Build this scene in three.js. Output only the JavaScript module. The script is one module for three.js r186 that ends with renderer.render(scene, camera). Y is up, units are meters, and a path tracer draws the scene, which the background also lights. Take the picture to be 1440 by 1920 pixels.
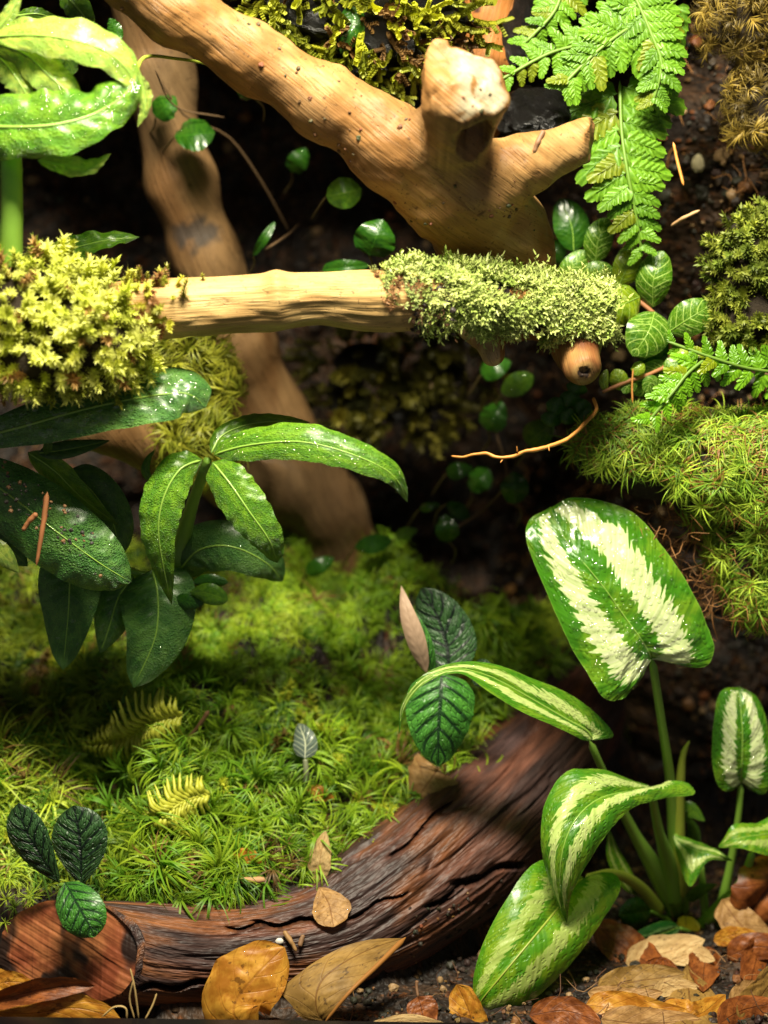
import * as THREE from 'three';
import { RectAreaLightUniformsLib } from 'three/addons/lights/RectAreaLightUniformsLib.js';
import { mergeGeometries } from 'three/addons/utils/BufferGeometryUtils.js';

// ---------------------------------------------------------------- camera, light, exposure
const scene = new THREE.Scene();
const FOV = 33.7, T = Math.tan(FOV * Math.PI / 360), PITCH = 10 * Math.PI / 180;
const camera = new THREE.PerspectiveCamera(FOV, 0.75, 0.02, 6);
const EYE = new THREE.Vector3(0, 0.17 + 0.55 * Math.sin(PITCH), 0.55 * Math.cos(PITCH));
camera.position.copy(EYE);
camera.lookAt(0, 0.17, 0);
camera.focus = 0.565;
camera.userData.fStop = 6.3;
scene.add(camera);
const renderer = new THREE.WebGLRenderer({ antialias: true });
renderer.toneMapping = THREE.LinearToneMapping;
renderer.toneMappingExposure = 1.0;
renderer.shadowMap.enabled = true;
scene.background = new THREE.Color(0.1, 0.1, 0.097);   // the dim room in front of the open tank
RectAreaLightUniformsLib.init();
const LAMP = { at: new THREE.Vector3(-0.01, 0.56, 0.172), to: new THREE.Vector3(-0.005, 0.1, -0.05), w: 0.2, h: 0.065, power: 165, color: new THREE.Color(1, 0.92, 0.72) };
{
  const l = new THREE.RectAreaLight(LAMP.color, LAMP.power, LAMP.w, LAMP.h);
  l.position.copy(LAMP.at); l.lookAt(LAMP.to); l.castShadow = true; scene.add(l);
}

// ---------------------------------------------------------------- small tools
const V = (x, y, z) => new THREE.Vector3(x, y, z);
function rng(seed) { let s = seed >>> 0 || 1; return () => { s = (s + 0x6d2b79f5) >>> 0; let t = s; t = Math.imul(t ^ (t >>> 15), t | 1); t ^= t + Math.imul(t ^ (t >>> 7), t | 61); return ((t ^ (t >>> 14)) >>> 0) / 4294967296; }; }
const clamp = (x, a = 0, b = 1) => x < a ? a : x > b ? b : x, lerp = (a, b, t) => a + (b - a) * t;
const sstep = (a, b, x) => { const t = clamp((x - a) / (b - a)); return t * t * (3 - 2 * t); };
function h3(x, y, z) { let h = Math.imul(x, 374761393) ^ Math.imul(y, 668265263) ^ Math.imul(z, 2147483647 - 1274126177); h = Math.imul(h ^ (h >>> 13), 1274126177); h = Math.imul(h ^ (h >>> 15), 2246822519); return ((h ^ (h >>> 16)) >>> 0) / 4294967296; }
function n3(x, y, z = 0) {
  const X = Math.floor(x), Y = Math.floor(y), Z = Math.floor(z); let u = x - X, v = y - Y, w = z - Z;
  u = u * u * (3 - 2 * u); v = v * v * (3 - 2 * v); w = w * w * (3 - 2 * w);
  const a = lerp(lerp(h3(X, Y, Z), h3(X + 1, Y, Z), u), lerp(h3(X, Y + 1, Z), h3(X + 1, Y + 1, Z), u), v);
  if (w === 0) return a;
  return lerp(a, lerp(lerp(h3(X, Y, Z + 1), h3(X + 1, Y, Z + 1), u), lerp(h3(X, Y + 1, Z + 1), h3(X + 1, Y + 1, Z + 1), u), v), w);
}
function fbm(x, y, z = 0, o = 4) { let s = 0, a = 0.5, n = 0; for (let i = 0; i < o; i++) { s += a * n3(x, y, z); n += a; a *= 0.5; x = x * 2.03 + 17.1; y = y * 2.03 + 9.2; z = z * 2.03; } return s / n; }
function cells(x, y, seed = 0) { // [distance to the nearest point, distance to the border, id]
  const X = Math.floor(x), Y = Math.floor(y); let a = 9, b = 9, id = 0;
  for (let j = -1; j <= 1; j++) for (let i = -1; i <= 1; i++) { const p = X + i + h3(X + i, Y + j, seed), q = Y + j + h3(X + i, Y + j, seed + 7), d = Math.hypot(p - x, q - y); if (d < a) { b = a; a = d; id = h3(X + i, Y + j, seed + 13); } else if (d < b) b = d; }
  return [a, b - a, id];
}
const mix3 = (a, b, t) => [lerp(a[0], b[0], t), lerp(a[1], b[1], t), lerp(a[2], b[2], t)];
function tex(w, h, fn, srgb = true, wrap = false) { // fn(u, v) -> [r, g, b] or a grey number
  const d = new Uint8Array(w * h * 4);
  for (let j = 0; j < h; j++) for (let i = 0; i < w; i++) { const c = fn((i + 0.5) / w, (j + 0.5) / h), o = (j * w + i) * 4; for (let k = 0; k < 3; k++) d[o + k] = clamp(typeof c === 'number' ? c : c[k]) * 255; d[o + 3] = 255; }
  const t = new THREE.DataTexture(d, w, h); t.magFilter = THREE.LinearFilter; t.minFilter = THREE.LinearMipmapLinearFilter; t.generateMipmaps = true;
  if (srgb) t.colorSpace = THREE.SRGBColorSpace;
  t.wrapS = t.wrapT = wrap ? THREE.RepeatWrapping : THREE.ClampToEdgeWrapping; t.needsUpdate = true; return t;
}
const std = (o) => new THREE.MeshStandardMaterial({ side: THREE.DoubleSide, ...o });
const phys = (o) => new THREE.MeshPhysicalMaterial({ side: THREE.DoubleSide, ...o });

// a place in the tank: where the sight line through a spot of the 1440 x 1920 photograph crosses the depth z (cm, towards the viewer)
const FW = V(0, -Math.sin(PITCH), -Math.cos(PITCH)), UPV = V(0, Math.cos(PITCH), -Math.sin(PITCH));
const ray = (x, y) => FW.clone().addScaledVector(V(1, 0, 0), (x - 720) / 960 * T).addScaledVector(UPV, (960 - y) / 960 * T);
function P(x, y, zcm = 0) { const d = ray(x, y); return EYE.clone().addScaledVector(d, (zcm / 100 - EYE.z) / d.z); }
const K = (zcm) => (EYE.z - zcm / 100) * T / 960 * 1.015;       // metres per photograph pixel at that depth

const taken = {};
function numbered(name) { const n = taken[name] = (taken[name] ?? -1) + 1; return n ? name + '_' + String(n).padStart(3, '0') : name; }
function tag(o, label, category, group, kind) { o.userData.label = label; if (category) o.userData.category = category; if (group) o.userData.group = group; if (kind) o.userData.kind = kind; return o; }
const shadows = (m) => { m.castShadow = m.receiveShadow = true; return m; };
function thing(name, label, category, base, group) { const o = new THREE.Group(); o.name = numbered(name); o.position.copy(base); scene.add(o); return tag(o, label, category, group); }
function part(parent, name, geo, mat, label) { // geometry is in world places; it is set back by where its parents stand
  const m = shadows(new THREE.Mesh(geo, mat)); m.name = name; if (label) m.userData.label = label;
  for (let p = parent; p && p !== scene; p = p.parent) m.position.sub(p.position);
  parent.add(m); return m;
}
function solo(name, geo, mat, label, category, group, kind) { // a thing that is one mesh
  geo.computeBoundingBox(); const c = geo.boundingBox.getCenter(V()); c.y = geo.boundingBox.min.y; geo.translate(-c.x, -c.y, -c.z);
  const m = shadows(new THREE.Mesh(geo, mat)); m.name = numbered(name); m.position.copy(c); scene.add(m); return tag(m, label, category, group, kind);
}
function struct(name, geo, mat, label) { const m = shadows(new THREE.Mesh(geo, mat)); m.name = numbered(name); m.userData.kind = 'structure'; if (label) m.userData.label = label; scene.add(m); return m; }

// ---------------------------------------------------------------- geometry tools
function grid(nu, nv, fn, uvf) { // fn(u, v) -> Vector3
  const p = [], uv = [], ix = [];
  for (let j = 0; j <= nv; j++) for (let i = 0; i <= nu; i++) { const q = fn(i / nu, j / nv); p.push(q.x, q.y, q.z); const t = uvf ? uvf(i / nu, j / nv, q) : [i / nu, j / nv]; uv.push(t[0], t[1]); }
  for (let j = 0; j < nv; j++) for (let i = 0; i < nu; i++) { const a = j * (nu + 1) + i, b = a + 1, c = a + nu + 1, d = c + 1; ix.push(a, b, d, a, d, c); }
  const g = new THREE.BufferGeometry(); g.setAttribute('position', new THREE.Float32BufferAttribute(p, 3)); g.setAttribute('uv', new THREE.Float32BufferAttribute(uv, 2)); g.setIndex(ix); g.computeVertexNormals(); return g;
}
function weldSeam(g, nu, nv) { const n = g.attributes.normal; for (let j = 0; j <= nv; j++) { const a = j * (nu + 1), b = a + nu; const x = n.getX(a) + n.getX(b), y = n.getY(a) + n.getY(b), z = n.getZ(a) + n.getZ(b), l = Math.hypot(x, y, z) || 1; n.setXYZ(a, x / l, y / l, z / l); n.setXYZ(b, x / l, y / l, z / l); } return g; }
// a round limb along [x, y, zcm, radius in px] stations; disp(along 0..1, angle, point) -> metres added to the radius
function limb(pts, nu, nv, disp, opt = {}) {
  const w = pts.map((p) => P(p[0], p[1], p[2])), r = pts.map((p) => p[3] * K(p[2]));
  return tube(w, r, nu, nv, disp, opt);
}
function tube(w, r, nu, nv, disp, opt = {}) {
  const c = new THREE.CatmullRomCurve3(w, false, 'centripetal'), n = w.length - 1;
  const L = c.getLength(), fr = []; let side = opt.side ? opt.side.clone() : V(0, 0.3, -1), p0 = null, acc = 0;
  for (let j = 0; j <= nv; j++) {
    const t = j / nv, p = c.getPoint(t), tg = c.getTangent(t).normalize();
    side.addScaledVector(tg, -side.dot(tg)).normalize(); const b = tg.clone().cross(side); if (p0) acc += p.distanceTo(p0); p0 = p;
    const f = t * n, k = Math.min(n - 1, Math.floor(f)), q = f - k, e = q * q * (3 - 2 * q); let rad = lerp(r[k], r[k + 1], lerp(q, e, 0.5));
    if (opt.cap) { const dl = Math.min(acc, Math.max(0, L - acc)), m = opt.cap * rad; if ((acc < m && opt.cap0 !== false) || (L - acc < m && opt.cap1 !== false)) { const e2 = 1 - clamp(dl / m); if ((acc < L - acc ? opt.cap0 : opt.cap1) !== false) rad *= Math.sqrt(Math.max(0.0004, 1 - e2 * e2)); } }
    fr.push([p.clone(), side.clone(), b, rad, acc]);
  }
  const g = grid(nu, nv, (u, v) => { const f = fr[Math.round(v * nv)], a = u * Math.PI * 2; const rr = f[3] + (disp ? disp(v, a, f) : 0); return f[0].clone().addScaledVector(f[1], Math.cos(a) * rr).addScaledVector(f[2], Math.sin(a) * rr); }, (u, v) => { const f = fr[Math.round(v * nv)]; return opt.uvUnit ? [v, u] : [f[4], u * Math.PI * 2 * (opt.uvr ?? f[3])]; });
  return weldSeam(g, nu, nv);
}
function stem(pts, nu = 7, nv = 16, wob = 0) { return limb(pts, nu, nv, wob ? (v, a, f) => f[3] * wob * (n3(f[0].x * 900, f[0].y * 900, a) - 0.5) : null, { cap: 0.7 }); }
// naive surface nets over a distance field
function nets(sdf, lo, hi, h) {
  const nx = Math.ceil((hi.x - lo.x) / h) + 1, ny = Math.ceil((hi.y - lo.y) / h) + 1, nz = Math.ceil((hi.z - lo.z) / h) + 1, F = new Float32Array(nx * ny * nz);
  const B = 6; for (let k = 0; k < nz; k += B) for (let j = 0; j < ny; j += B) for (let i = 0; i < nx; i += B) { // blocks far from the surface are filled at once
    const c = sdf(lo.x + (i + 2.5) * h, lo.y + (j + 2.5) * h, lo.z + (k + 2.5) * h), far = Math.abs(c) > 4.6 * h + 0.011;
    for (let c2 = k; c2 < Math.min(nz, k + B); c2++) for (let b = j; b < Math.min(ny, j + B); b++) for (let a = i; a < Math.min(nx, i + B); a++) F[a + b * nx + c2 * nx * ny] = far ? c : sdf(lo.x + a * h, lo.y + b * h, lo.z + c2 * h); }
  const id = new Int32Array(nx * ny * nz).fill(-1), pos = [], ix = [], X = 1, Y = nx, Z = nx * ny, E = [[0, X], [Y, X + Y], [Z, X + Z], [Y + Z, X + Y + Z], [0, Y], [X, X + Y], [Z, Y + Z], [X + Z, X + Y + Z], [0, Z], [X, X + Z], [Y, Y + Z], [X + Y, X + Y + Z]];
  const off = (o) => [o % nx, Math.floor(o / nx) % ny, Math.floor(o / Z)];
  for (let k = 0; k < nz - 1; k++) for (let j = 0; j < ny - 1; j++) for (let i = 0; i < nx - 1; i++) {
    const o = i + j * Y + k * Z; let c = 0, x = 0, y = 0, z = 0;
    for (const [a, b] of E) { const p = F[o + a], q = F[o + b]; if ((p < 0) !== (q < 0)) { const t = p / (p - q), A = off(a), B = off(b); x += lerp(A[0], B[0], t); y += lerp(A[1], B[1], t); z += lerp(A[2], B[2], t); c++; } }
    if (c) { id[o] = pos.length / 3; pos.push(lo.x + (i + x / c) * h, lo.y + (j + y / c) * h, lo.z + (k + z / c) * h); }
  }
  for (let k = 1; k < nz - 1; k++) for (let j = 1; j < ny - 1; j++) for (let i = 1; i < nx - 1; i++) {
    const o = i + j * Y + k * Z, s = F[o] < 0;
    for (const [d, a, b] of [[X, Y, Z], [Y, Z, X], [Z, X, Y]]) if ((F[o + d] < 0) !== s) { const q = [id[o], id[o - a], id[o - a - b], id[o - b]]; if (s) ix.push(q[0], q[1], q[2], q[0], q[2], q[3]); else ix.push(q[0], q[2], q[1], q[0], q[3], q[2]); }
  }
  const g = new THREE.BufferGeometry(); g.setAttribute('position', new THREE.Float32BufferAttribute(pos, 3)); g.setIndex(ix); g.computeVertexNormals(); return g;
}
function setColors(g, fn) { const p = g.attributes.position, n = g.attributes.normal, c = new Float32Array(p.count * 3); for (let i = 0; i < p.count; i++) { const q = fn(p.getX(i), p.getY(i), p.getZ(i), i, n); c.set(q, i * 3); } g.setAttribute('color', new THREE.Float32BufferAttribute(c, 3)); return g; }
function lump(c, r, seed, amp, n = 40) { // an uneven rounded body
  const g = new THREE.SphereGeometry(1, n, n >> 1), p = g.attributes.position;
  for (let i = 0; i < p.count; i++) { const x = p.getX(i), y = p.getY(i), z = p.getZ(i), k = 1 + amp * (fbm(x * 2.2 + seed, y * 2.2, z * 2.2 + 5, 4) - 0.5) * 2; p.setXYZ(i, c.x + x * r.x * k, c.y + y * r.y * k, c.z + z * r.z * k); }
  g.computeVertexNormals(); return g;
}

// ---------------------------------------------------------------- ground: floor and mossy bank behind the log
const LOG = [[118, 1792, 1.4, 104], [260, 1790, 0.5, 104], [430, 1788, -0.6, 101], [600, 1765, -1.8, 112], [730, 1690, -3.4, 134], [850, 1590, -5.5, 140], [960, 1480, -8.5, 126], [1040, 1390, -12, 112], [1090, 1320, -15, 100]];
const AX = LOG.map((p) => P(p[0], p[1], p[2])).map((q, i) => [q.x, q.z, q.y, LOG[i][3] * K(LOG[i][2])]);
function along(x, k) { if (x <= AX[0][0]) { const s = (AX[1][k] - AX[0][k]) / (AX[1][0] - AX[0][0]); return AX[0][k] + (k === 1 ? s * 0.5 * (x - AX[0][0]) : 0); } for (let i = 1; i < AX.length; i++) if (x < AX[i][0]) return lerp(AX[i - 1][k], AX[i][k], (x - AX[i - 1][0]) / (AX[i][0] - AX[i - 1][0])); return AX[AX.length - 1][k]; }
const zlog = (x) => along(x, 1) - 0.034 * sstep(-0.072, -0.098, x);
function ground(x, z) {
  const d = zlog(x) - z, r = along(x, 3), y0 = along(x, 2) + r * 0.55, right = 1 - sstep(0.075, 0.115, x);
  const bank = d > 0 ? y0 + Math.min(d, 0.14) * 0.76 + Math.max(0, d - 0.14) * 0.35 : y0 * sstep(-r, 0, d);
  const cap = 0.122 - 0.03 * sstep(0.01, 0.05, x), over = Math.max(0, bank - cap), tall = (bank - over * 0.8) * (1 - 0.75 * sstep(-0.165, -0.195, z));
  const lumps = (fbm(x * 38, z * 38, 3, 3) - 0.5) * 0.058 * sstep(0, 0.03, d) + (fbm(x * 110, z * 110, 8, 3) - 0.5) * lerp(0.007, 0.014, sstep(0, 0.03, d));
  return tall * lerp(0.35, 1, right) * (d > -r ? 1 : 0) + lumps;
}
function G(x, y, lift = 0) { // the first place where a sight line meets the ground
  const d = ray(x, y).normalize(); let t = 0.42;
  for (; t < 1; t += 0.0008) { const q = EYE.clone().addScaledVector(d, t); if (q.y < ground(q.x, q.z) + lift) return q; }
  return EYE.clone().addScaledVector(d, t);
}
const Gz = (x, y, lift = 0) => G(x, y, lift).z * 100;
const caster = new THREE.Raycaster();
function hit(x, y, meshes, back = 0) { // where a sight line first meets one of the meshes, in cm of depth
  caster.set(EYE, ray(x, y).normalize()); const h = caster.intersectObjects(meshes, false)[0]; return h ? h.point.z * 100 + back : null;
}
const wallZ = (x, y) => -0.262 + 0.165 * sstep(0.05, 0.15, x + 0.02 * (n3(y * 18, 3) - 0.5)) + 0.05 * sstep(-0.11, -0.19, x) - 0.02 * sstep(0.2, 0.1, y) * sstep(0.06, 0.1, x) + (fbm(x * 34, y * 34, 1, 4) - 0.5) * 0.034 + (fbm(x * 150, y * 150, 6, 3) - 0.5) * 0.007 - 0.05 * sstep(0.24, 0.12, y) * sstep(0.05, 0.09, x);

// ---------------------------------------------------------------- lamp of the tank and an added light-blocking lid (above the frame)
{
  const t = thing('terrarium_lamp', 'slim light bar hanging over the open front of the tank', 'lamp', LAMP.at.clone());
  const face = new THREE.PlaneGeometry(LAMP.w, LAMP.h), dir = LAMP.to.clone().sub(LAMP.at).normalize(), o = new THREE.Object3D(); o.position.copy(LAMP.at); o.lookAt(LAMP.to); o.updateMatrix();
  const glow = face.clone().applyMatrix4(o.matrix); glow.translate(-dir.x * 0.003, -dir.y * 0.003, -dir.z * 0.003);
  part(t, 'diffuser', glow, std({ color: 0x111111, emissive: LAMP.color, emissiveIntensity: 6 }));
  const box = new THREE.BoxGeometry(LAMP.w + 0.02, LAMP.h + 0.014, 0.014).applyMatrix4(o.matrix); box.translate(-dir.x * 0.013, -dir.y * 0.013, -dir.z * 0.013);
  part(t, 'housing', box, std({ color: 0x222222, roughness: 0.5 }));
}
struct('unseen_shade_lid', new THREE.BoxGeometry(0.9, 0.008, 0.34).translate(0, 0.425, -0.172), std({ color: 0x0c0b0a, roughness: 0.8 }), 'added unseen dark lid that shades the back of the tank');  // added out of view to block lamp light from the upper back

// ---------------------------------------------------------------- soil
function soilPixel(u, v, s) {
  const a = fbm(u * 22, v * 22, s, 4), f = fbm(u * 90, v * 90, s + 3, 3), c = cells(u * 70, v * 70, s), d = cells(u * 26 + f, v * 26 + a, s + 5);
  let k = mix3([0.11, 0.085, 0.065], [0.30, 0.22, 0.155], sstep(0.35, 0.75, a * 0.6 + f * 0.4));
  if (c[2] > 0.82) k = mix3(k, [[0.42, 0.24, 0.11], [0.36, 0.28, 0.2], [0.5, 0.38, 0.22], [0.27, 0.13, 0.07]][Math.floor(c[2] * 900) % 4], sstep(0.42, 0.2, c[0]) * 0.85);
  if (d[2] > 0.8) k = mix3(k, [0.36, 0.2, 0.09], sstep(0.45, 0.1, d[0]) * sstep(0.35, 0.65, f) * 0.8);
  const fib = Math.abs(fbm(u * 14 + 3, v * 60, s + 9, 3) - 0.5); if (fib < 0.012 && a > 0.5) k = mix3(k, [0.45, 0.28, 0.14], 0.7);
  return k;
}
const soilMap = tex(1024, 1024, (u, v) => soilPixel(u, v, 2), true, true);
const soilBump = tex(1024, 1024, (u, v) => { const c = cells(u * 70, v * 70, 2); return 0.5 * fbm(u * 40, v * 40, 4, 5) + 0.35 * sstep(0.6, 0.1, c[0]) * c[2] + 0.15 * fbm(u * 200, v * 200, 8, 2); }, false, true);
soilMap.repeat.set(5, 5); soilBump.repeat.set(5, 5);
const M = {};
M.soil = phys({ map: soilMap, bumpMap: soilBump, bumpScale: 0.004, roughness: 0.62, specularIntensity: 0.8 });
M.black = phys({ color: new THREE.Color(0.012, 0.011, 0.01), roughness: 0.3, bumpMap: soilBump, bumpScale: 0.003 });
struct('ground', grid(300, 260, (u, v) => { const x = lerp(-0.3, 0.3, u), z = lerp(0.06, -0.3, v); return V(x, ground(x, z), z); }, (u, v, q) => [q.x, q.z]), M.soil, 'dark wet soil floor and bank under the moss');
const wallMesh = struct('back_wall', grid(320, 300, (u, v) => { const x = lerp(-0.32, 0.32, u), y = lerp(-0.03, 0.46, v); return V(x, y, wallZ(x, y)); }, (u, v, q) => [q.x, q.y]), M.soil, 'dark soil covered back and side wall of the tank');
scene.updateMatrixWorld(true);
const onWall = (x, y, back = 0) => hit(x, y, [wallMesh], back) ?? -26;
{ // dark tank panes behind and beside the soil
  const dark = std({ color: 0x070707, roughness: 0.5 });
  struct('tank_floor', new THREE.BoxGeometry(0.9, 0.01, 0.42).translate(0, -0.03, -0.17), dark);
  for (const s of [-1, 1]) struct('tank_side', new THREE.BoxGeometry(0.008, 0.5, 0.34).translate(s * 0.33, 0.2, -0.2), dark);
}

// ---------------------------------------------------------------- driftwood
const grain = tex(1024, 512, (u, v) => { const s = fbm(u * 7, v * 60, 1, 4), f = n3(u * 18, v * 200, 4), b = fbm(u * 9 + 2, v * 14, 7, 4); const ln = Math.abs(fbm(u * 5 + 3, v * 34, 8, 3) - 0.5), k = (0.9 + 0.09 * (s - 0.5) * 2 + 0.1 * (f - 0.5) + 0.16 * (b - 0.5)) * (1 - 0.22 * sstep(0.012, 0.0, ln)) * (n3(u * 150, v * 90, 6) > 0.93 ? 0.72 : 1); return [k, k * (0.985 + 0.03 * b), k * (0.95 + 0.08 * b)]; }, true, true);
const grainBump = tex(1024, 512, (u, v) => 0.45 * fbm(u * 6, v * 70, 1, 4) + 0.2 * n3(u * 16, v * 230, 4) + 0.15 * fbm(u * 60, v * 60, 9, 3) + 0.2 * sstep(0, 0.02, Math.abs(fbm(u * 5 + 3, v * 34, 8, 3) - 0.5)), false, true);
grain.repeat.set(9, 18); grainBump.repeat.set(9, 18);
M.wood = phys({ vertexColors: true, map: grain, bumpMap: grainBump, bumpScale: 0.00045, roughness: 0.52, specularIntensity: 0.5 });
function sdfWood(bones, k) { // bones: [x, y, z, r] -> [x, y, z, r] in photograph px and cm
  const B = bones.map(([a, b]) => { const p = P(a[0], a[1], a[2]), q = P(b[0], b[1], b[2]); return [p.x, p.y, p.z, q.x - p.x, q.y - p.y, q.z - p.z, a[3] * K(a[2]), b[3] * K(b[2])]; });
  const cap = (b, x, y, z) => { const px = x - b[0], py = y - b[1], pz = z - b[2], t = clamp((px * b[3] + py * b[4] + pz * b[5]) / (b[3] * b[3] + b[4] * b[4] + b[5] * b[5])); return Math.hypot(px - t * b[3], py - t * b[4], pz - t * b[5]) - lerp(b[6], b[7], t); };
  const f = (x, y, z) => { let d = 1; for (const b of B) { const e = cap(b, x, y, z), h = Math.max(k - Math.abs(d - e), 0) / k; d = Math.min(d, e) - h * h * k * 0.25; } return d; };
  const lo = V(9, 9, 9), hi = V(-9, -9, -9); for (const b of B) { for (const [x, y, z, r] of [[b[0], b[1], b[2], b[6]], [b[0] + b[3], b[1] + b[4], b[2] + b[5], b[7]]]) { const m = r + k * 0.5 + 0.003; lo.min(V(x - m, y - m, z - m)); hi.max(V(x + m, y + m, z + m)); } }
  return { f, lo, hi };
}
function planarUV(g, dir) { const p = g.attributes.position, uv = new Float32Array(p.count * 2), side = V(0, 0, 1).cross(dir).normalize(); for (let i = 0; i < p.count; i++) { const x = p.getX(i), y = p.getY(i), z = p.getZ(i); uv[i * 2] = x * dir.x + y * dir.y; uv[i * 2 + 1] = x * side.x + y * side.y + 0.18 * z; } g.setAttribute('uv', new THREE.Float32BufferAttribute(uv, 2)); return g; }
const smax = (a, b, k) => -smin(-a, -b, k), smin = (a, b, k) => { const h = Math.max(k - Math.abs(a - b), 0) / k; return Math.min(a, b) - h * h * k * 0.25; };
{ // the big forked piece
  const z = -1.8, hubA = [735, 275, z, 66], hub = [850, 345, z - 0.6, 92];
  const w = sdfWood([
    [[150, -110, z + 0.3, 62], [330, 22, z + 0.2, 55]], [[330, 22, z + 0.2, 55], [470, 108, z, 56]], [[470, 108, z, 56], [610, 198, z, 59]], [[610, 198, z, 59], hubA], [hubA, hub],
    [hub, [930, 440, z - 3.0, 90]], [[930, 440, z - 3.0, 90], [1000, 570, z - 4.4, 62]],
    [[880, 350, z - 0.6, 66], [980, 304, z - 0.4, 46]], [[980, 304, z - 0.4, 46], [1100, 262, z - 1.0, 42]], [[700, 200, z + 0.5, 14], [706, 196, z + 0.6, 12]], [[792, 240, z + 1.2, 16], [800, 300, z + 0.9, 20]],
  ], 0.0085);
  const st = sdfWood([[[846, 330, z - 0.4, 62], [866, 170, z + 2.5, 74]], [[866, 170, z + 2.5, 74], [872, 140, z + 2.9, 66]], [[815, 170, z + 1.9, 34], [822, 92, z + 2.6, 24]], [[900, 196, z + 2.6, 34], [934, 188, z + 3.0, 20]]], 0.006);
  const cut = P(868, 164, z + 3.2), cn = V(0.10, 0.36, 0.93).normalize(), c2 = P(858, 92, z + 2.4), c3 = P(797, 160, z + 2), c4 = P(1092, 266, z), hol = P(893, 268, z + 2.6), pit = P(822, 84, z + 3.5);
  const lo = w.lo.clone().min(st.lo), hi = w.hi.clone().max(st.hi);
  const g = nets((x, y, z) => {
    let a = w.f(x, y, z), b = st.f(x, y, z); if (Math.min(a, b) > 0.006) return Math.min(a, b);
    const n = (fbm(x * 48, y * 48, z * 48, 3) - 0.5) * 0.0052 + (fbm(x * 240, y * 240, z * 240, 2) - 0.5) * 0.0010, rg = (fbm(x * 130, y * 130, z * 130, 3) - 0.5) * 0.005;
    a = Math.max(a + n, (x - c4.x) * 0.93 + (z - c4.z) * 0.3 + rg); b += n * 1.2;
    const gn = (fbm(x * 95, y * 95, z * 95, 3) - 0.5) * 0.011; b = smax(b, (x - cut.x) * cn.x + (y - cut.y) * cn.y + (z - cut.z) * cn.z + gn, 0.004);
    b = Math.max(b, c3.x - x + rg, x > c2.x - 0.003 ? (y - c2.y) * 0.97 + (x - c2.x) * 0.24 + rg : -1, 0.0068 - Math.hypot((x - hol.x) * 1.1, (y - hol.y) * 0.66, (z - hol.z) * 0.8) + rg, 0.0033 - Math.hypot(x - pit.x, y - pit.y, (z - pit.z) * 0.6));
    return smin(a, b, 0.006);
  }, lo, hi, 0.00088);
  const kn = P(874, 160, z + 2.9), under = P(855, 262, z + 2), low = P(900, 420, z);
  planarUV(g, V(0.78, -0.62, 0));
  setColors(g, (x, y, zz, i, n) => {
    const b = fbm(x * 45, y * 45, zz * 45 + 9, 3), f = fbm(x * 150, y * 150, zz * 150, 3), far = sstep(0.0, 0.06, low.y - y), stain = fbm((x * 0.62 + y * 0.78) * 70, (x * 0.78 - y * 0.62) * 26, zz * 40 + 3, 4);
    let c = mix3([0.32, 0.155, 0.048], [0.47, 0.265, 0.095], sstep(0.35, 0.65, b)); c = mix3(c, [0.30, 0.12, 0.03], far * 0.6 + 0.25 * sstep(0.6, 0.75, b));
    c = mix3(c, [0.20, 0.115, 0.05], sstep(0.58, 0.66, stain) * 0.6); c = mix3(c, [0.54, 0.36, 0.15], sstep(0.4, 0.33, stain) * 0.4);
    const flat = sstep(0.72, 0.9, n.getX(i) * cn.x + n.getY(i) * cn.y + n.getZ(i) * cn.z), dk = Math.hypot(x - kn.x, y - kn.y), ring = n3(dk * 1500 + f * 3, 3);
    c = mix3(c, mix3([0.26, 0.21, 0.13], [0.46, 0.41, 0.28], 0.5 * sstep(0.3, 0.7, f) + 0.5 * ring), sstep(0.1, 0.6, flat) * sstep(0.0155, 0.012, dk + (f - 0.5) * 0.008) * sstep(-0.010, -0.004, x - kn.x + (b - 0.5) * 0.02));
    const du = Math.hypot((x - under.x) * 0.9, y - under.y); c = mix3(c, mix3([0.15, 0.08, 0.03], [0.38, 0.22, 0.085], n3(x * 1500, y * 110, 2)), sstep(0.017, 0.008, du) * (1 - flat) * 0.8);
    if (Math.hypot(x - pit.x, y - pit.y, (zz - pit.z) * 0.6) < 0.0038) c = [0.12, 0.08, 0.07];
    if (n3(x * 640, y * 640, zz * 640) > 0.93 && b > 0.42) c = mix3(c, [0.1, 0.04, 0.015], 0.8);
    const ln = Math.abs(fbm((x * 0.62 + y * 0.78) * 150, (x * 0.78 - y * 0.62) * 16, zz * 30, 3) - 0.5); return mix3(c, [0.28, 0.12, 0.035], sstep(0.02, 0.0, ln) * 0.4);
  });
  M.forked = solo('driftwood_branch', g, M.wood, 'thick forked tan driftwood with a grey stub knob, sloping across the top', 'branch');
}
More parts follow.
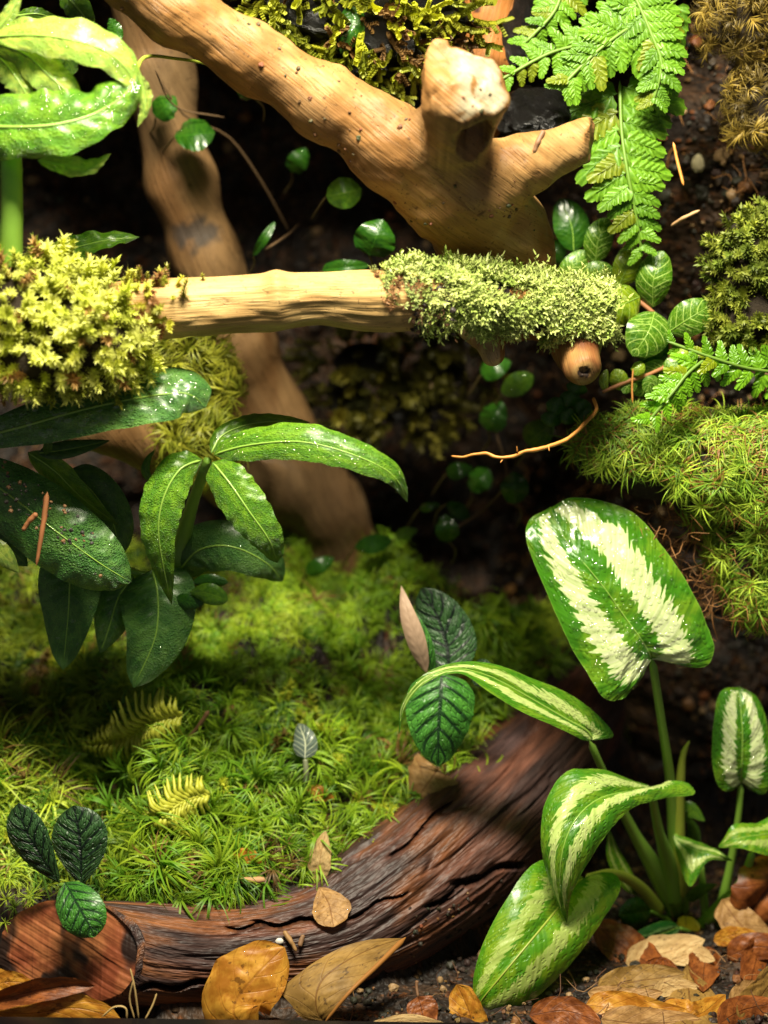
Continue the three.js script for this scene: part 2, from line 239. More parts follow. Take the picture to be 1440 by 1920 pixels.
{ // the cut branch end with a rotten core, below the mossy sleeve
  const w = sdfWood([[[1040, 590, -5.2, 44], [1076, 640, -3.0, 40]], [[1076, 640, -3.0, 40], [1093, 688, -1.5, 34]], [[1040, 590, -5.2, 44], [900, 600, -4.4, 40]], [[905, 605, -4.2, 34], [926, 664, -3.2, 24]]], 0.006);
  const hole = P(1101, 704, -0.5), end = P(1090, 680, -1.8), P2 = P(1097, 697, -1.05);
  const g = nets((x, y, z) => { const d = w.f(x, y, z); if (Math.abs(d) > 0.005) return d; const n = (fbm(x * 90, y * 90, z * 90, 3) - 0.5) * 0.0036; const e = P2 ? (x - P2.x) * 0.25 + (y - P2.y) * -0.45 + (z - P2.z) * 0.86 : -1; return Math.max(smax(d + n, e + n * 0.8, 0.002), 0.0036 - Math.hypot(x - hole.x, (y - hole.y) * 1.2, (z - hole.z) * 0.55) + (fbm(x * 380, y * 380, z * 200, 2) - 0.5) * 0.0032); }, w.lo, w.hi, 0.0007);
  planarUV(g, V(0.35, -0.93, 0));
  setColors(g, (x, y, z) => { const b = fbm(x * 90, y * 90, z * 90, 3), dh = Math.hypot(x - hole.x, (y - hole.y) * 1.2, (z - hole.z) * 0.55); let c = mix3([0.20, 0.07, 0.025], [0.42, 0.21, 0.07], sstep(0.35, 0.65, b)); if (x < P(945, 0, -3).x) c = mix3([0.5, 0.32, 0.14], [0.72, 0.55, 0.3], b); c = mix3(c, [0.52, 0.33, 0.12], sstep(0.0065, 0.0045, dh + (b - 0.5) * 0.003) * 0.7); c = mix3(c, [0.25, 0.085, 0.03], sstep(0.4, 0.6, fbm(x * 160, y * 60, 8, 3)) * 0.6); if (dh < 0.0034 + 0.001 * b) c = [0.035, 0.022, 0.016]; return c; });
  solo('branch_stub', g, M.wood, 'short cut branch end with a dark rotten hole, poking out below the mossy sleeve', 'branch');
}
{ // the blurred trunk behind on the left, with a root that joins it from the left
  const w = sdfWood([
    [[255, -60, -12, 58], [300, 140, -12.6, 55]], [[300, 140, -12.6, 55], [340, 340, -13.4, 56]], [[340, 340, -13.4, 56], [385, 480, -14, 58]], [[385, 480, -14, 58], [440, 640, -15, 62]], [[440, 640, -15, 62], [505, 800, -16.5, 70]], [[505, 800, -16.5, 70], [590, 960, -18, 90]], [[590, 960, -18, 90], [620, 1060, -18.5, 96]],
    [[150, 800, -6, 42], [300, 838, -9, 44]], [[300, 838, -9, 44], [440, 900, -12.5, 48]], [[440, 900, -12.5, 48], [590, 960, -17.5, 60]],
  ], 0.01);
  const g = nets((x, y, z) => { const d = w.f(x, y, z); return Math.abs(d) > 0.006 ? d : d + (fbm(x * 50, y * 50, z * 50, 3) - 0.5) * 0.004; }, w.lo, w.hi, 0.0016), sc = P(362, 440, -12.3);
  planarUV(g, V(0.36, -0.93, 0));
  setColors(g, (x, y, z) => {
    const b = fbm(x * 60, y * 26, z * 60, 4); let c = mix3([0.19, 0.095, 0.035], [0.30, 0.175, 0.075], sstep(0.35, 0.65, b));
    c = mix3(c, [0.11, 0.08, 0.045], sstep(0.55, 0.7, fbm(x * 34 + 4, y * 20, 3, 3)) * 0.45);
        c = mix3(c, [0.045, 0.04, 0.036], sstep(0.0075, 0.0045, Math.hypot((x - sc.x) * 0.75, y - sc.y) + (fbm(x * 200, y * 200, 2, 4) - 0.5) * 0.011) * 0.85);
    return c;
  });
  solo('leaning_driftwood', g, M.wood, 'leaning driftwood trunk with a black scar, out of focus behind the left plants', 'trunk');
}
{ // the bare branch that lies across the middle
  const pts0 = [[-90, 596, 0.6, 52], [80, 590, 0.6, 52], [230, 584, 0.4, 52], [330, 578, 0.3, 54], [430, 571, 0.2, 50], [520, 568, 0.1, 50], [600, 563, 0, 47], [690, 566, -0.1, 55], [740, 565, -0.2, 55], [850, 560, -0.8, 50], [1000, 575, -1.6, 50], [1135, 596, -2.6, 46]], pts = pts0.map((q) => [q[0], q[1], q[2] - 0.7, q[3]]);
  const knot = P(510, 555, 2);
  const g = limb(pts, 120, 420, (v, a, f) => (fbm(f[4] * 34, Math.cos(a) * 1.2, Math.sin(a) * 1.2 + 4, 3) - 0.5) * 0.0035 + (n3(f[4] * 26, a * 30 / Math.PI * 2, 4) - 0.5) * 0.00022 + 0.0016 * Math.exp(-(((f[0].x - knot.x) / 0.0035) ** 2)) * sstep(-0.2, 0.9, Math.cos(a - Math.PI * 0.8)), { cap: 0.5, uvr: 0.009 });
  setColors(g, (x, y, z) => { const b = fbm(x * 40, y * 120, z * 120, 4); let c = mix3([0.54, 0.32, 0.115], [0.68, 0.45, 0.18], sstep(0.3, 0.7, b)); c = mix3(c, [0.4, 0.16, 0.04], sstep(0.0, 0.02, x - P(735, 565, 0).x) * 0.75 + sstep(P(330, 0, 0).x, P(270, 0, 0).x, x) * 0.35); const sp = n3(x * 500, y * 500, z * 500); if (sp > 0.95) c = mix3(c, [0.2, 0.08, 0.03], 0.6); return c; });
  M.bare = solo('crossing_branch', g, M.wood, 'pale bare branch lying level across the middle, moss on both ends', 'branch');
}
{ // reddish branch behind, top right of centre
  const g = limb([[960, -90, -9.5, 58], [925, 20, -9.3, 55], [905, 140, -9, 52], [890, 260, -8.6, 46]], 60, 90, (v, a, f) => (fbm(f[4] * 40, Math.cos(a), Math.sin(a), 3) - 0.5) * 0.004, { cap: 0.4 });
  setColors(g, (x, y, z) => { const b = fbm(x * 60, y * 60, z * 60, 4); let c = mix3([0.34, 0.11, 0.02], [0.46, 0.19, 0.05], b); if (n3(x * 300, y * 300, z * 300) > 0.9) c = [0.06, 0.02, 0.01]; return c; });
  solo('reddish_branch', g, M.wood, 'smooth reddish brown branch rising behind the grey stub knob', 'branch');
}
{ // the big dark log at the bottom with its sawn end
  const ridge = (f, a) => { const s = f[4] * 16, q = a * 2.6; return fbm(s, q * 3.4 + 0.7 * fbm(s * 2, q * 2, 5, 2), 2, 4); };
  const logColor = (x, a, s) => {
    const st = fbm(s * 26, a * 5, 3, 4), fine = fbm(s * 60, a * 46, 6, 3), pat = fbm(s * 34 + 5, a * 2.2, 9, 3);
    let c = mix3([0.07, 0.042, 0.038], [0.2, 0.085, 0.055], sstep(0.3, 0.7, st));
    c = mix3(c, [0.34, 0.125, 0.035], sstep(0.5, 0.68, pat) * (0.35 + 0.6 * st)); c = mix3(c, [0.11, 0.08, 0.09], sstep(0.55, 0.72, fbm(s * 26, a * 3, 15, 3)) * 0.5);
    c = mix3(c, [0.42, 0.17, 0.05], (1 - sstep(0.02, 0.062, s)) * 0.6 * sstep(0.35, 0.6, st)); c = mix3(c, [0.02, 0.015, 0.014], sstep(0.48, 0.3, fine) * 0.4);
    return c;
  };
  const cracks = [[540, 1733, 75, 4], [470, 1737, 40, 3], [360, 1846, 110, 5], [480, 1838, 60, 4], [780, 1560, 60, 3], [905, 1640, 70, 6], [860, 1665, 60, 4], [700, 1700, 80, 2]].map(([x, y, l, w]) => ({ x: P(x, y, 0).x, y, l: l * 0.000175, w }));
  const g0 = limb(LOG, 260, 440, (v, a, f) => {
    const r = ridge(f, a); let d = (r - 0.5) * 0.0010 + (fbm(f[4] * 20, Math.cos(a) * 1.1, Math.sin(a) * 1.1, 3) - 0.5) * 0.007 + (n3(f[4] * 90, a * 40, 3) - 0.5) * 0.0006;
    const cr = Math.abs(fbm(f[4] * 11, a * 2.4, 21, 3) - 0.5); d -= 0.0014 * sstep(0.03, 0.0, cr) * sstep(0.015, 0.05, f[4]);
    return d;
  }, { cap: 0.3, cap0: false, uvUnit: true });
  { // the saw cut runs obliquely: the first rings lean over to a flat ellipse that faces the viewer's left
    const q = g0.attributes.position, A0 = P(LOG[0][0], LOG[0][1], LOG[0][2]), ax0 = P(LOG[1][0], LOG[1][1], LOG[1][2]).sub(A0).normalize(), fz = V(0, 0, 1).addScaledVector(ax0, -ax0.z).normalize(), uy = ax0.clone().cross(fz).normalize(); if (uy.y < 0) uy.negate();
    for (let j = 0; j < 90; j++) for (let i = 0; i <= 260; i++) { const k = j * 261 + i, c = V(q.getX(k), q.getY(k), q.getZ(k)), d = c.clone().sub(A0); d.addScaledVector(ax0, -d.dot(ax0)).normalize(); const rt = d.dot(fz), up = d.dot(uy), w = 1 + 0.16 * (fbm(rt * 2.2 + 5, up * 2.2, 4, 3) - 0.5), rim = P(132 + 140 * rt * w, 1790 - 107 * up * w, 0.7 + 1.4 * rt - 0.75 * up), t = j / 90; c.lerp(rim, 1 - t * t * (3 - 2 * t)); q.setXYZ(k, c.x, c.y, c.z); }
  }
  const p = g0.attributes.position, col = new Float32Array(p.count * 3), uv = g0.attributes.uv;
  // deep lengthwise cracks where the photograph shows them
  const eye = EYE; for (let i = 0; i < p.count; i++) { const q = V(p.getX(i), p.getY(i), p.getZ(i)), s = q.clone().sub(eye), f = s.dot(FW), py = 960 - s.dot(UPV) / f * 960 / T, px = 720 + s.x / f * 960 / T; let k = 0; for (const [x, y, l, w, sl] of [[545, 1731, 80, 6, -0.06], [470, 1738, 50, 4, -0.05], [350, 1848, 110, 7, -0.08], [480, 1840, 60, 5, -0.05], [790, 1555, 70, 4, -0.95], [915, 1640, 80, 9, -0.35], [850, 1672, 60, 6, -0.6], [690, 1705, 90, 3, -0.45]]) { const dx = px - x, dy = py - y - dx * sl + 5 * Math.sin(dx * 0.07); k = Math.max(k, sstep(w, w * 0.2, Math.abs(dy)) * sstep(l, l * 0.6, Math.abs(dx))); } if (k > 0) { q.addScaledVector(FW, k * 0.005); p.setXYZ(i, q.x, q.y, q.z); } col.set(logColor(q.x, uv.getY(i) * Math.PI * 2, uv.getX(i) * 0.26), i * 3); if (k > 0.3) for (let c = 0; c < 3; c++) col[i * 3 + c] *= 0.3; }
  g0.setAttribute('color', new THREE.Float32BufferAttribute(col, 3)); g0.computeVertexNormals(); weldSeam(g0, 260, 440);
  const barkBump = tex(1024, 1024, (u, v) => 0.55 * fbm(u * 30, v * 110, 3, 4) + 0.3 * n3(u * 90, v * 330, 2) + 0.15 * fbm(u * 160, v * 160, 5, 2), false, true), barkMap = tex(1024, 1024, (u, v) => { const k = 0.72 + 0.5 * (fbm(u * 40, v * 110, 3, 4) - 0.3); return [k, k * 0.97, k * 0.95]; }, true, true);
  M.bark = phys({ vertexColors: true, map: barkMap, bumpMap: barkBump, bumpScale: 0.001, roughness: 0.5, specularIntensity: 0.7 });
  const base = P(120, 1890, 1.4), log = thing('log', 'thick dark red brown rotting log curving along the foot of the moss', 'log', base);
  M.log = part(log, 'bark', g0, M.bark);
  // the sawn end: a disc with saw lines, set on the first ring of the limb
  const n = 261, ring = []; for (let i = 0; i < n; i++) ring.push(V(p.getX(i), p.getY(i), p.getZ(i))); const c = ring.reduce((s, q) => s.add(q), V(0, 0, 0)).multiplyScalar(1 / n);
  const ax = V(-0.45, 0.38, 0.8).normalize();
  const e = grid(260, 60, (u, v) => { const q = c.clone().lerp(ring[Math.round(u * 260)], v), a = q.clone().sub(c); const h = 0.0012 * (1 - v ** 8) + (fbm(q.x * 90, q.y * 90, q.z * 90, 3) - 0.5) * 0.0016 + 0.0004 * (n3((a.y * 3 + a.x) * 260, 2) - 0.5); return q.addScaledVector(ax, h * (v < 0.999 ? 1 : 0)); }, (u, v, q) => [(q.x - c.x) * 20 + 0.5, (q.y - c.y) * 24 + 0.5]);
  const saw = (u, v) => { const a = fbm(u * 6, v * 5, 3, 4), l = n3((v * 3 + u * 0.9) * 22, u * 1.5, 2), l2 = n3(u * 60, v * 2.5, 6); let k = mix3([0.5, 0.25, 0.14], [0.68, 0.42, 0.25], sstep(0.3, 0.7, a)); k = mix3(k, [0.68, 0.46, 0.28], sstep(0.86, 0.97, l) * 0.3); k = mix3(k, [0.28, 0.12, 0.07], sstep(0.8, 0.97, l2) * 0.3); k = mix3(k, [0.06, 0.04, 0.035], sstep(0.6, 0.68, fbm(u * 4 + 7, v * 3.4, 12, 3)) * 0.8); return k; };
  part(log, 'sawn_end', e, phys({ map: tex(512, 512, saw), bumpMap: tex(512, 512, (u, v) => 0.5 * n3((v * 3 + u * 0.9) * 22, u * 1.5, 2) + 0.3 * n3(u * 60, v * 2.5, 6) + 0.2 * fbm(u * 40, v * 40, 3, 3), false), bumpScale: 0.0004, roughness: 0.55 }), 'flat reddish sawn end with saw lines');
}
scene.updateMatrixWorld(true);
{ // wet black soil clod behind the fern
  const k = P(1010, 215, -7); solo('soil_clod', lump(k, V(0.0135, 0.0105, 0.012), 4, 0.28, 90), M.black, 'wet black clod of soil behind the ferns, right of the grey stub', 'soil clod');
  const q = P(1010, 60, -9); solo('soil_clod', lump(q, V(0.016, 0.017, 0.012), 14, 0.3, 60), M.black, 'black soil clod under the top fern at the upper edge', 'soil clod');
}

// ---------------------------------------------------------------- moss
function tuftKit() { const p = [], uv = [], ix = [];
  const blade = (o, phi, th0, dth, len, w, segs = 5, twist = 0, sway = 0) => { let x = o[0], y = o[1], z = o[2]; const b = p.length / 3; for (let i = 0; i <= segs; i++) { const s = i / segs, th = th0 + dth * s, f = phi + sway * s, ww = w * (s < 0.25 ? 0.6 + 1.6 * s : Math.pow(1 - (s - 0.25) / 0.75, 0.7)) * 0.5 + 0.002, sx = -Math.sin(f + twist), sz = Math.cos(f + twist); p.push(x - sx * ww, y, z - sz * ww, x + sx * ww, y, z + sz * ww); uv.push(0, s, 1, s); const l = len / segs; x += Math.sin(th) * Math.cos(f) * l; z += Math.sin(th) * Math.sin(f) * l; y += Math.cos(th) * l; if (i < segs) { const q = b + i * 2; ix.push(q, q + 1, q + 3, q, q + 3, q + 2); } } };
  const done = () => { const g = new THREE.BufferGeometry(); g.setAttribute('position', new THREE.Float32BufferAttribute(p, 3)); g.setAttribute('uv', new THREE.Float32BufferAttribute(uv, 2)); g.setIndex(ix); g.computeVertexNormals(); return g; };
  return { blade, done };
}
const TUFT = { star: [], hook: [], shoot: [], worm: [], fuzz: [] };
for (let k = 0; k < 4; k++) {
  const r = rng(31 + k); let t = tuftKit();
  for (let i = 0; i < 22; i++) t.blade([0, 0.1 * r(), 0], i * 2.4 + r(), 0.1 + 0.8 * r(), 1.5 + 2.6 * r(), 0.85 + 0.5 * r(), 0.036 + 0.018 * r(), 8, 0.4 * (r() - 0.5), 0.8 * (r() - 0.5));
  TUFT.star.push(t.done()); t = tuftKit();
  for (let i = 0; i < 20; i++) { const h = i / 20 * 0.9; t.blade([h * 0.25, h * 0.75, 0], (r() - 0.5) * 1.7 + (i % 2 ? 0.5 : -0.5), 0.1 + 0.5 * r(), 2.0 + 1.7 * r(), 0.85 + 0.45 * r(), 0.034 + 0.016 * r(), 9, 0, 0.6 * (r() - 0.5)); }
  TUFT.hook.push(t.done()); t = tuftKit();
  const bx = 0.35 * r(), n = 46; for (let i = 0; i < n; i++) { const s = i / n; t.blade([bx * s * s, s * 0.85, 0.1 * Math.sin(s * 4)], i * 2.4, i > n - 9 ? 0.25 + 0.6 * r() : 0.75 + 0.4 * r(), 0.3 + 0.3 * r(), 0.26 + 0.1 * r(), 0.105, 3); }
  TUFT.shoot.push(t.done()); t = tuftKit();
  for (let i = 0; i < 54; i++) { const s = i / 54; t.blade([0.25 * s * s, s, 0.08 * Math.sin(s * 5)], i * 2.1, 0.5 + 0.35 * r(), -0.55, 0.17, 0.16, 3); }
  for (let b = 0; b < 3; b++) { const a = r() * 6, s0 = 0.3 + 0.2 * b; for (let i = 0; i < 16; i++) { const s = i / 16 * 0.4; t.blade([0.2 * s0 + Math.cos(a) * s * 0.8, s0 + s * 0.6, Math.sin(a) * s * 0.8], i * 2.1, 0.6, -0.5, 0.13, 0.12, 3); } }
  TUFT.worm.push(t.done()); t = tuftKit();
  for (let b = 0; b < 6; b++) { const a = b * 1.05 + r(), tilt = b ? 0.3 + 0.5 * r() : 0, L = 0.6 + 0.4 * r(); for (let i = 0; i < 15; i++) { const s = i / 15 * L; t.blade([Math.cos(a) * s * tilt, s, Math.sin(a) * s * tilt], i * 2.4, 0.5 + 0.5 * r(), 0.3, 0.2 + 0.08 * r(), 0.1, 2); } }
  TUFT.fuzz.push(t.done());
}
M.moss = phys({ color: 0xffffff, roughness: 0.5, specularIntensity: 0.6 }); M.mossThin = phys({ color: 0xffffff, roughness: 0.5, transmission: 0.35, thickness: 0, specularIntensity: 0.5 });
const UPY = V(0, 1, 0);
// spots: [point, normal, size in metres, colour, spin]; a mass of one kind of moss is one thing
function mossMass(name, label, kind, spots, base) {
  const g = new THREE.Group(); g.name = numbered(name); g.position.copy(base); scene.add(g); tag(g, label, 'moss', null, 'stuff');
  const by = [[], [], [], []]; spots.forEach((s, i) => by[i % 4].push(s));
  by.forEach((list, k) => { if (!list.length) return; const m = shadows(new THREE.InstancedMesh(TUFT[kind][k], kind === 'star' || kind === 'fuzz' ? M.moss : M.mossThin, list.length)); m.name = 'tuft'; m.userData.kind = 'stuff'; const q = new THREE.Quaternion(), q2 = new THREE.Quaternion(), mt = new THREE.Matrix4(), c = new THREE.Color();
    list.forEach((s, i) => { q.setFromUnitVectors(UPY, s[1]); q2.setFromAxisAngle(UPY, s[4]); q.multiply(q2); mt.compose(s[0].clone().sub(base), q, V(s[2], s[2], s[2])); m.setMatrixAt(i, mt); m.setColorAt(i, c.setRGB(...s[3])); });
    g.add(m); });
  return g;
}
const G1 = [0.11, 0.28, 0.012], G2 = [0.36, 0.52, 0.022], G3 = [0.03, 0.12, 0.012], YG = [0.50, 0.54, 0.045], OL = [0.16, 0.17, 0.025];
const toneOf = (r, a, b, k = 0.25) => { const c = mix3(a, b, r()), f = 1 - k + 2 * k * r(); return [c[0] * f, c[1] * f, c[2] * f]; };
const jitter = (n, r, k) => n.clone().add(V((r() - 0.5) * k, (r() - 0.5) * k, (r() - 0.5) * k)).normalize();
{ // the carpet on the bank
  const r = rng(5), near = [], hooks = [], far = [];
  for (let i = 0; i < 9000; i++) {
    const x = lerp(-0.21, 0.1, r()), d = lerp(0.001 + 0.006 * fbm(x * 60, 1, 2, 2) - 0.012 * sstep(-0.075, -0.1, x), 0.17, Math.pow(r(), 0.9)), z = zlog(x) - d; if (z < -0.25 || (x > 0.03 && d < 0.012 + 0.3 * (x - 0.03))) continue;
    const y = ground(x, z), e = 0.003, nrm = V(ground(x - e, z) - ground(x + e, z), 2 * e, ground(x, z - e) - ground(x, z + e)).normalize();     if (fbm(x * 120, z * 120, 40, 2) < 0.3) continue;
    const n = jitter(nrm.add(V(0, 0.25, 0.5)).normalize(), r, 1.1), pat = fbm(x * 26, z * 26, 77, 3), left = sstep(-0.06, -0.14, x);
    let c = toneOf(r, mix3(G1, G3, sstep(0.5, 0.35, pat)), mix3(G2, YG, left * 0.6 + 0.4 * sstep(0.55, 0.7, pat)));
    if (r() < 0.025 + 0.3 * sstep(0.64, 0.74, fbm(x * 75, z * 75, 29, 3))) c = toneOf(r, [0.12, 0.07, 0.02], [0.34, 0.2, 0.05], 0.3);
    const s = (0.0058 + 0.0075 * r() * r() + 0.003 * sstep(0.45, 0.65, fbm(x * 60, z * 60, 91, 2))) * lerp(1.3, 0.85, sstep(0.03, 0.1, d)) * sstep(-0.016, 0.014, d) * (d > 0.1 ? 0.85 : 1), spot = [V(x, y - 0.0015, z), n, s, c, r() * 6.28];
    if (d > 0.085) far.push(spot); else if (fbm(x * 32 + 5, z * 32, 50, 2) > 0.42) { hooks.push(spot); } else near.push(spot);
  }
  mossMass('moss_carpet', 'bright green star moss carpet covering the front of the bank above the log', 'star', near, V(-0.05, 0.05, -0.03));
  mossMass('moss_carpet', 'curly hooked moss growing in patches through the star moss on the bank', 'hook', hooks, V(-0.05, 0.05, -0.04));
  const fe = []; for (let i = 0; i < 420; i++) { const x = lerp(-0.2, 0.0, r()), d = lerp(0.01, 0.12, r()), z = zlog(x) - d; if (fbm(x * 30 + 9, z * 30, 60, 2) < 0.5 + 0.12 * sstep(-0.12, -0.04, x)) continue; fe.push([V(x, ground(x, z) + 0.001, z), jitter(V(0, 0.8, 0.6), r, 1.1), 0.007 + 0.005 * r(), r() < 0.25 ? [0.3, 0.2, 0.05] : toneOf(r, [0.34, 0.4, 0.02], [0.6, 0.62, 0.05], 0.25), r() * 6.3]); }
  mossMass('feathery_moss', 'yellower feathery moss shoots scattered through the left part of the carpet', 'shoot', fe, V(-0.1, 0.06, -0.05));
  mossMass('moss_carpet', 'darker moss on the shaded rear of the bank below the hollow', 'star', far, V(0, 0.1, -0.12));
}
// moss on rounded bodies: [x, y, z, rx, ry, rz] in px (rz in px too)
function bodies(list) { return list.map(([x, y, z, a, b, c]) => ({ c: P(x, y, z), r: V(a * K(z), b * K(z), c * K(z)) })); }
function cover(bs, n, r, fn, front = -0.25) { const out = [], tot = bs.reduce((s, b) => s + b.r.x * b.r.y, 0); for (const b of bs) { const m = Math.round(n * b.r.x * b.r.y / tot); for (let i = 0; i < m; i++) { let d; do { d = V(r() * 2 - 1, r() * 2 - 1, r() * 2 - 1); } while (d.lengthSq() > 1 || d.z / d.length() < front); d.normalize(); const p = b.c.clone().add(V(d.x * b.r.x, d.y * b.r.y, d.z * b.r.z)); const nn = V(d.x / b.r.x, d.y / b.r.y, d.z / b.r.z).normalize(); if (bs.some((o) => o !== b && ((p.x - o.c.x) / o.r.x) ** 2 + ((p.y - o.c.y) / o.r.y) ** 2 + ((p.z - o.c.z) / o.r.z) ** 2 < 0.8)) continue; const s = fn(p, nn, d, r); if (s) out.push(s); } } return out; }
const peat = phys({ color: new THREE.Color(0.05, 0.032, 0.014), roughness: 0.9, bumpMap: soilBump, bumpScale: 0.003 });
function core(parent, bs, seed, k = 0.93, m = peat) { bs.forEach((b, i) => part(parent, 'moss_base', lump(b.c, b.r.clone().multiplyScalar(k), seed + i * 3, 0.22, 44), m)); }
{ // yellow clump on the left end of the level branch
  const bs = bodies([[30, 590, 0.2, 120, 105, 95], [150, 620, 0.2, 115, 105, 90], [235, 640, 0, 58, 62, 60], [60, 668, 0.5, 120, 72, 80], [170, 672, 0.3, 85, 54, 62], [90, 530, -0.1, 60, 62, 60]]), r = rng(9);
  const s = cover(bs, 1150, r, (p, n, d) => { const nn = jitter(n.clone().add(V(0.1, d.y < -0.2 ? -0.25 : 0.35, 0.2)).normalize(), r, 0.9); return [p.clone().addScaledVector(n, -0.003), nn, 0.0055 + 0.0065 * r() * r(), r() < 0.09 ? [0.4, 0.24, 0.07] : toneOf(r, [0.48, 0.53, 0.05], [0.86, 0.87, 0.24], 0.22), r() * 6.3]; });
  for (let i = 0; i < 46; i++) { const x = 255 + 130 * r() * r(), a = lerp(-0.6, 1.5, r()), n = V((r() - 0.5) * 0.6, Math.sin(a), Math.cos(a)).normalize(); s.push([P(x, 582, -0.35).addScaledVector(n, 52 * K(-0.3)), jitter(n, r, 0.9), 0.003 + 0.004 * r(), r() < 0.4 ? [0.3, 0.15, 0.05] : toneOf(r, [0.34, 0.36, 0.03], [0.66, 0.64, 0.1], 0.3), r() * 6.3]); }
  const g = mossMass('yellow_moss_clump', 'yellow green feathery moss clump wrapped round the left end of the level branch', 'shoot', s, P(120, 650, 1.5)); core(g, bs, 3, 0.86);
}
{ // fine moss sleeve on the right half of the level branch
  const r = rng(12), s = [], bs = [];
  for (let i = 0; i < 2100; i++) { const x = 735 + 400 * Math.pow(r(), 0.9), a = lerp(-1.25, 1.55, r()), cx = 560 + (x > 850 ? (x - 850) * 0.125 : 0), z = -1.0 - (x - 740) * 0.0055, R = 60 * K(z) * (0.76 + 0.5 * fbm(x * 0.03, a * 2.4, 4, 3)) * (x < 800 ? sstep(690, 815, x + (a > 0.3 ? 50 : -30)) * 0.3 + 0.7 : 1); if (x < 790 && a < 0.45 + 0.4 * r()) continue; const n = V((r() - 0.5) * 0.5, Math.sin(a), Math.cos(a)).normalize(), p = P(x, cx, z).addScaledVector(n, R - 0.002); if (a < -0.7 && fbm(x * 0.05, 3, 2, 2) < 0.52) continue; if (fbm(x * 0.035, a * 2.2, 31, 3) < 0.4 + 0.12 * sstep(0.2, -0.6, a)) continue; s.push([p, jitter(n.add(V(0, 0.3, 0)).normalize(), r, 0.8), (0.0036 + 0.004 * r() * r()) * (0.7 + 0.8 * fbm(x * 0.06, a * 4, 9, 2)), toneOf(r, [0.26, 0.36, 0.06], [0.56, 0.62, 0.2], 0.35), r() * 6.3]); }
  for (let i = 0; i < 70; i++) { const x = 700 + 90 * r(), a = lerp(-0.2, 1.5, r()), n = V((r() - 0.5) * 0.5, Math.sin(a), Math.cos(a)).normalize(); s.push([P(x, 566, -0.9).addScaledVector(n, 53 * K(-0.9)), jitter(n, r, 0.9), 0.0018 + 0.0026 * r(), r() < 0.3 ? [0.26, 0.13, 0.05] : toneOf(r, [0.22, 0.3, 0.06], [0.5, 0.56, 0.2], 0.35), r() * 6.3]); }
  const g = mossMass('branch_moss', 'pale green fine moss sleeve on the right half of the level branch', 'fuzz', s, P(950, 560, -1));
  core(g, bodies([[830, 560, -1.2, 60, 50, 50], [910, 562, -1.7, 75, 56, 52], [1000, 572, -2.3, 80, 56, 52], [1085, 586, -2.9, 62, 52, 48]]), 8, 0.95);
}
{ // star moss cushion, right
  const bs = bodies([[1160, 850, -5.4, 92, 66, 70], [1240, 850, -5.4, 110, 92, 90], [1340, 880, -5.2, 120, 105, 100], [1430, 900, -5, 100, 130, 100], [1400, 1010, -5.2, 70, 110, 70], [1420, 1090, -5, 50, 90, 50]]), r = rng(14);
  const s = cover(bs, 1700, r, (p, n, d) => { if (fbm(p.x * 120, p.y * 120, p.z * 120, 2) < 0.36) return null; if (d.y < -0.35 && p.x < P(1340, 0, -4).x) return null; const nn = jitter(n.clone().add(V(0, 0.25, 0.3)).normalize(), r, 0.8); return [p.clone().addScaledVector(n, -0.002), nn, 0.006 + 0.005 * r(), r() < 0.12 ? [0.26, 0.13, 0.03] : toneOf(r, [0.10, 0.25, 0.012], [0.38, 0.5, 0.04], 0.35), r() * 6.3]; });
  const g = mossMass('moss_cushion', 'green star moss cushion on the right wall above the big striped leaf', 'star', s, P(1280, 880, -4)); core(g, bs, 21, 0.9);
}
{ // shaggy moss, right edge above
  const bs = bodies([[1400, 500, -5, 62, 84, 60], [1420, 590, -5, 80, 70, 60], [1440, 440, -5.5, 50, 50, 50]]), r = rng(15);
  const s = cover(bs, 420, r, (p, n) => [p.clone().addScaledVector(n, -0.003), jitter(n.clone().add(V(-0.1, 0.3, 0.2)).normalize(), r, 0.9), 0.006 + 0.003 * r(), toneOf(r, [0.14, 0.20, 0.02], [0.36, 0.40, 0.05], 0.3), r() * 6.3]);
  core(mossMass('shaggy_moss', 'shaggy olive moss tuft at the right edge above the small fern', 'shoot', s, P(1410, 520, -5)), bs, 31);
}
{ // worm like moss at the top
  const bs = bodies([[600, 20, -6.5, 90, 60, 60], [720, 60, -6.5, 105, 70, 66], [820, 40, -6.8, 66, 62, 60], [690, 120, -6.6, 95, 42, 45], [560, -10, -6.5, 80, 50, 50]]), r = rng(16);
  const s = cover(bs, 230, r, (p, n) => [p.clone().addScaledVector(n, -0.002), jitter(n.clone().add(V(0, -0.5, 0.3)).normalize(), r, 1.3), 0.009 + 0.006 * r(), r() < 0.2 ? [0.2, 0.11, 0.03] : toneOf(r, [0.24, 0.28, 0.015], [0.6, 0.6, 0.04], 0.3), r() * 6.3]);
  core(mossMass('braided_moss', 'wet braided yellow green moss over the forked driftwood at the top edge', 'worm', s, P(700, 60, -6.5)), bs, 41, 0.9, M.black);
  const b2 = bodies([[1400, 40, -7, 70, 55, 50], [1430, 200, -7, 45, 60, 40]]), s2 = cover(b2, 240, r, (p, n) => [p, jitter(n, r, 1.4), 0.005 + 0.004 * r(), toneOf(r, [0.1, 0.07, 0.015], [0.34, 0.24, 0.04], 0.4), r() * 6.3]);
  core(mossMass('dry_moss', 'brown and olive drying moss in the upper right corner', 'hook', s2, P(1410, 90, -7)), b2, 45, 0.9);
}
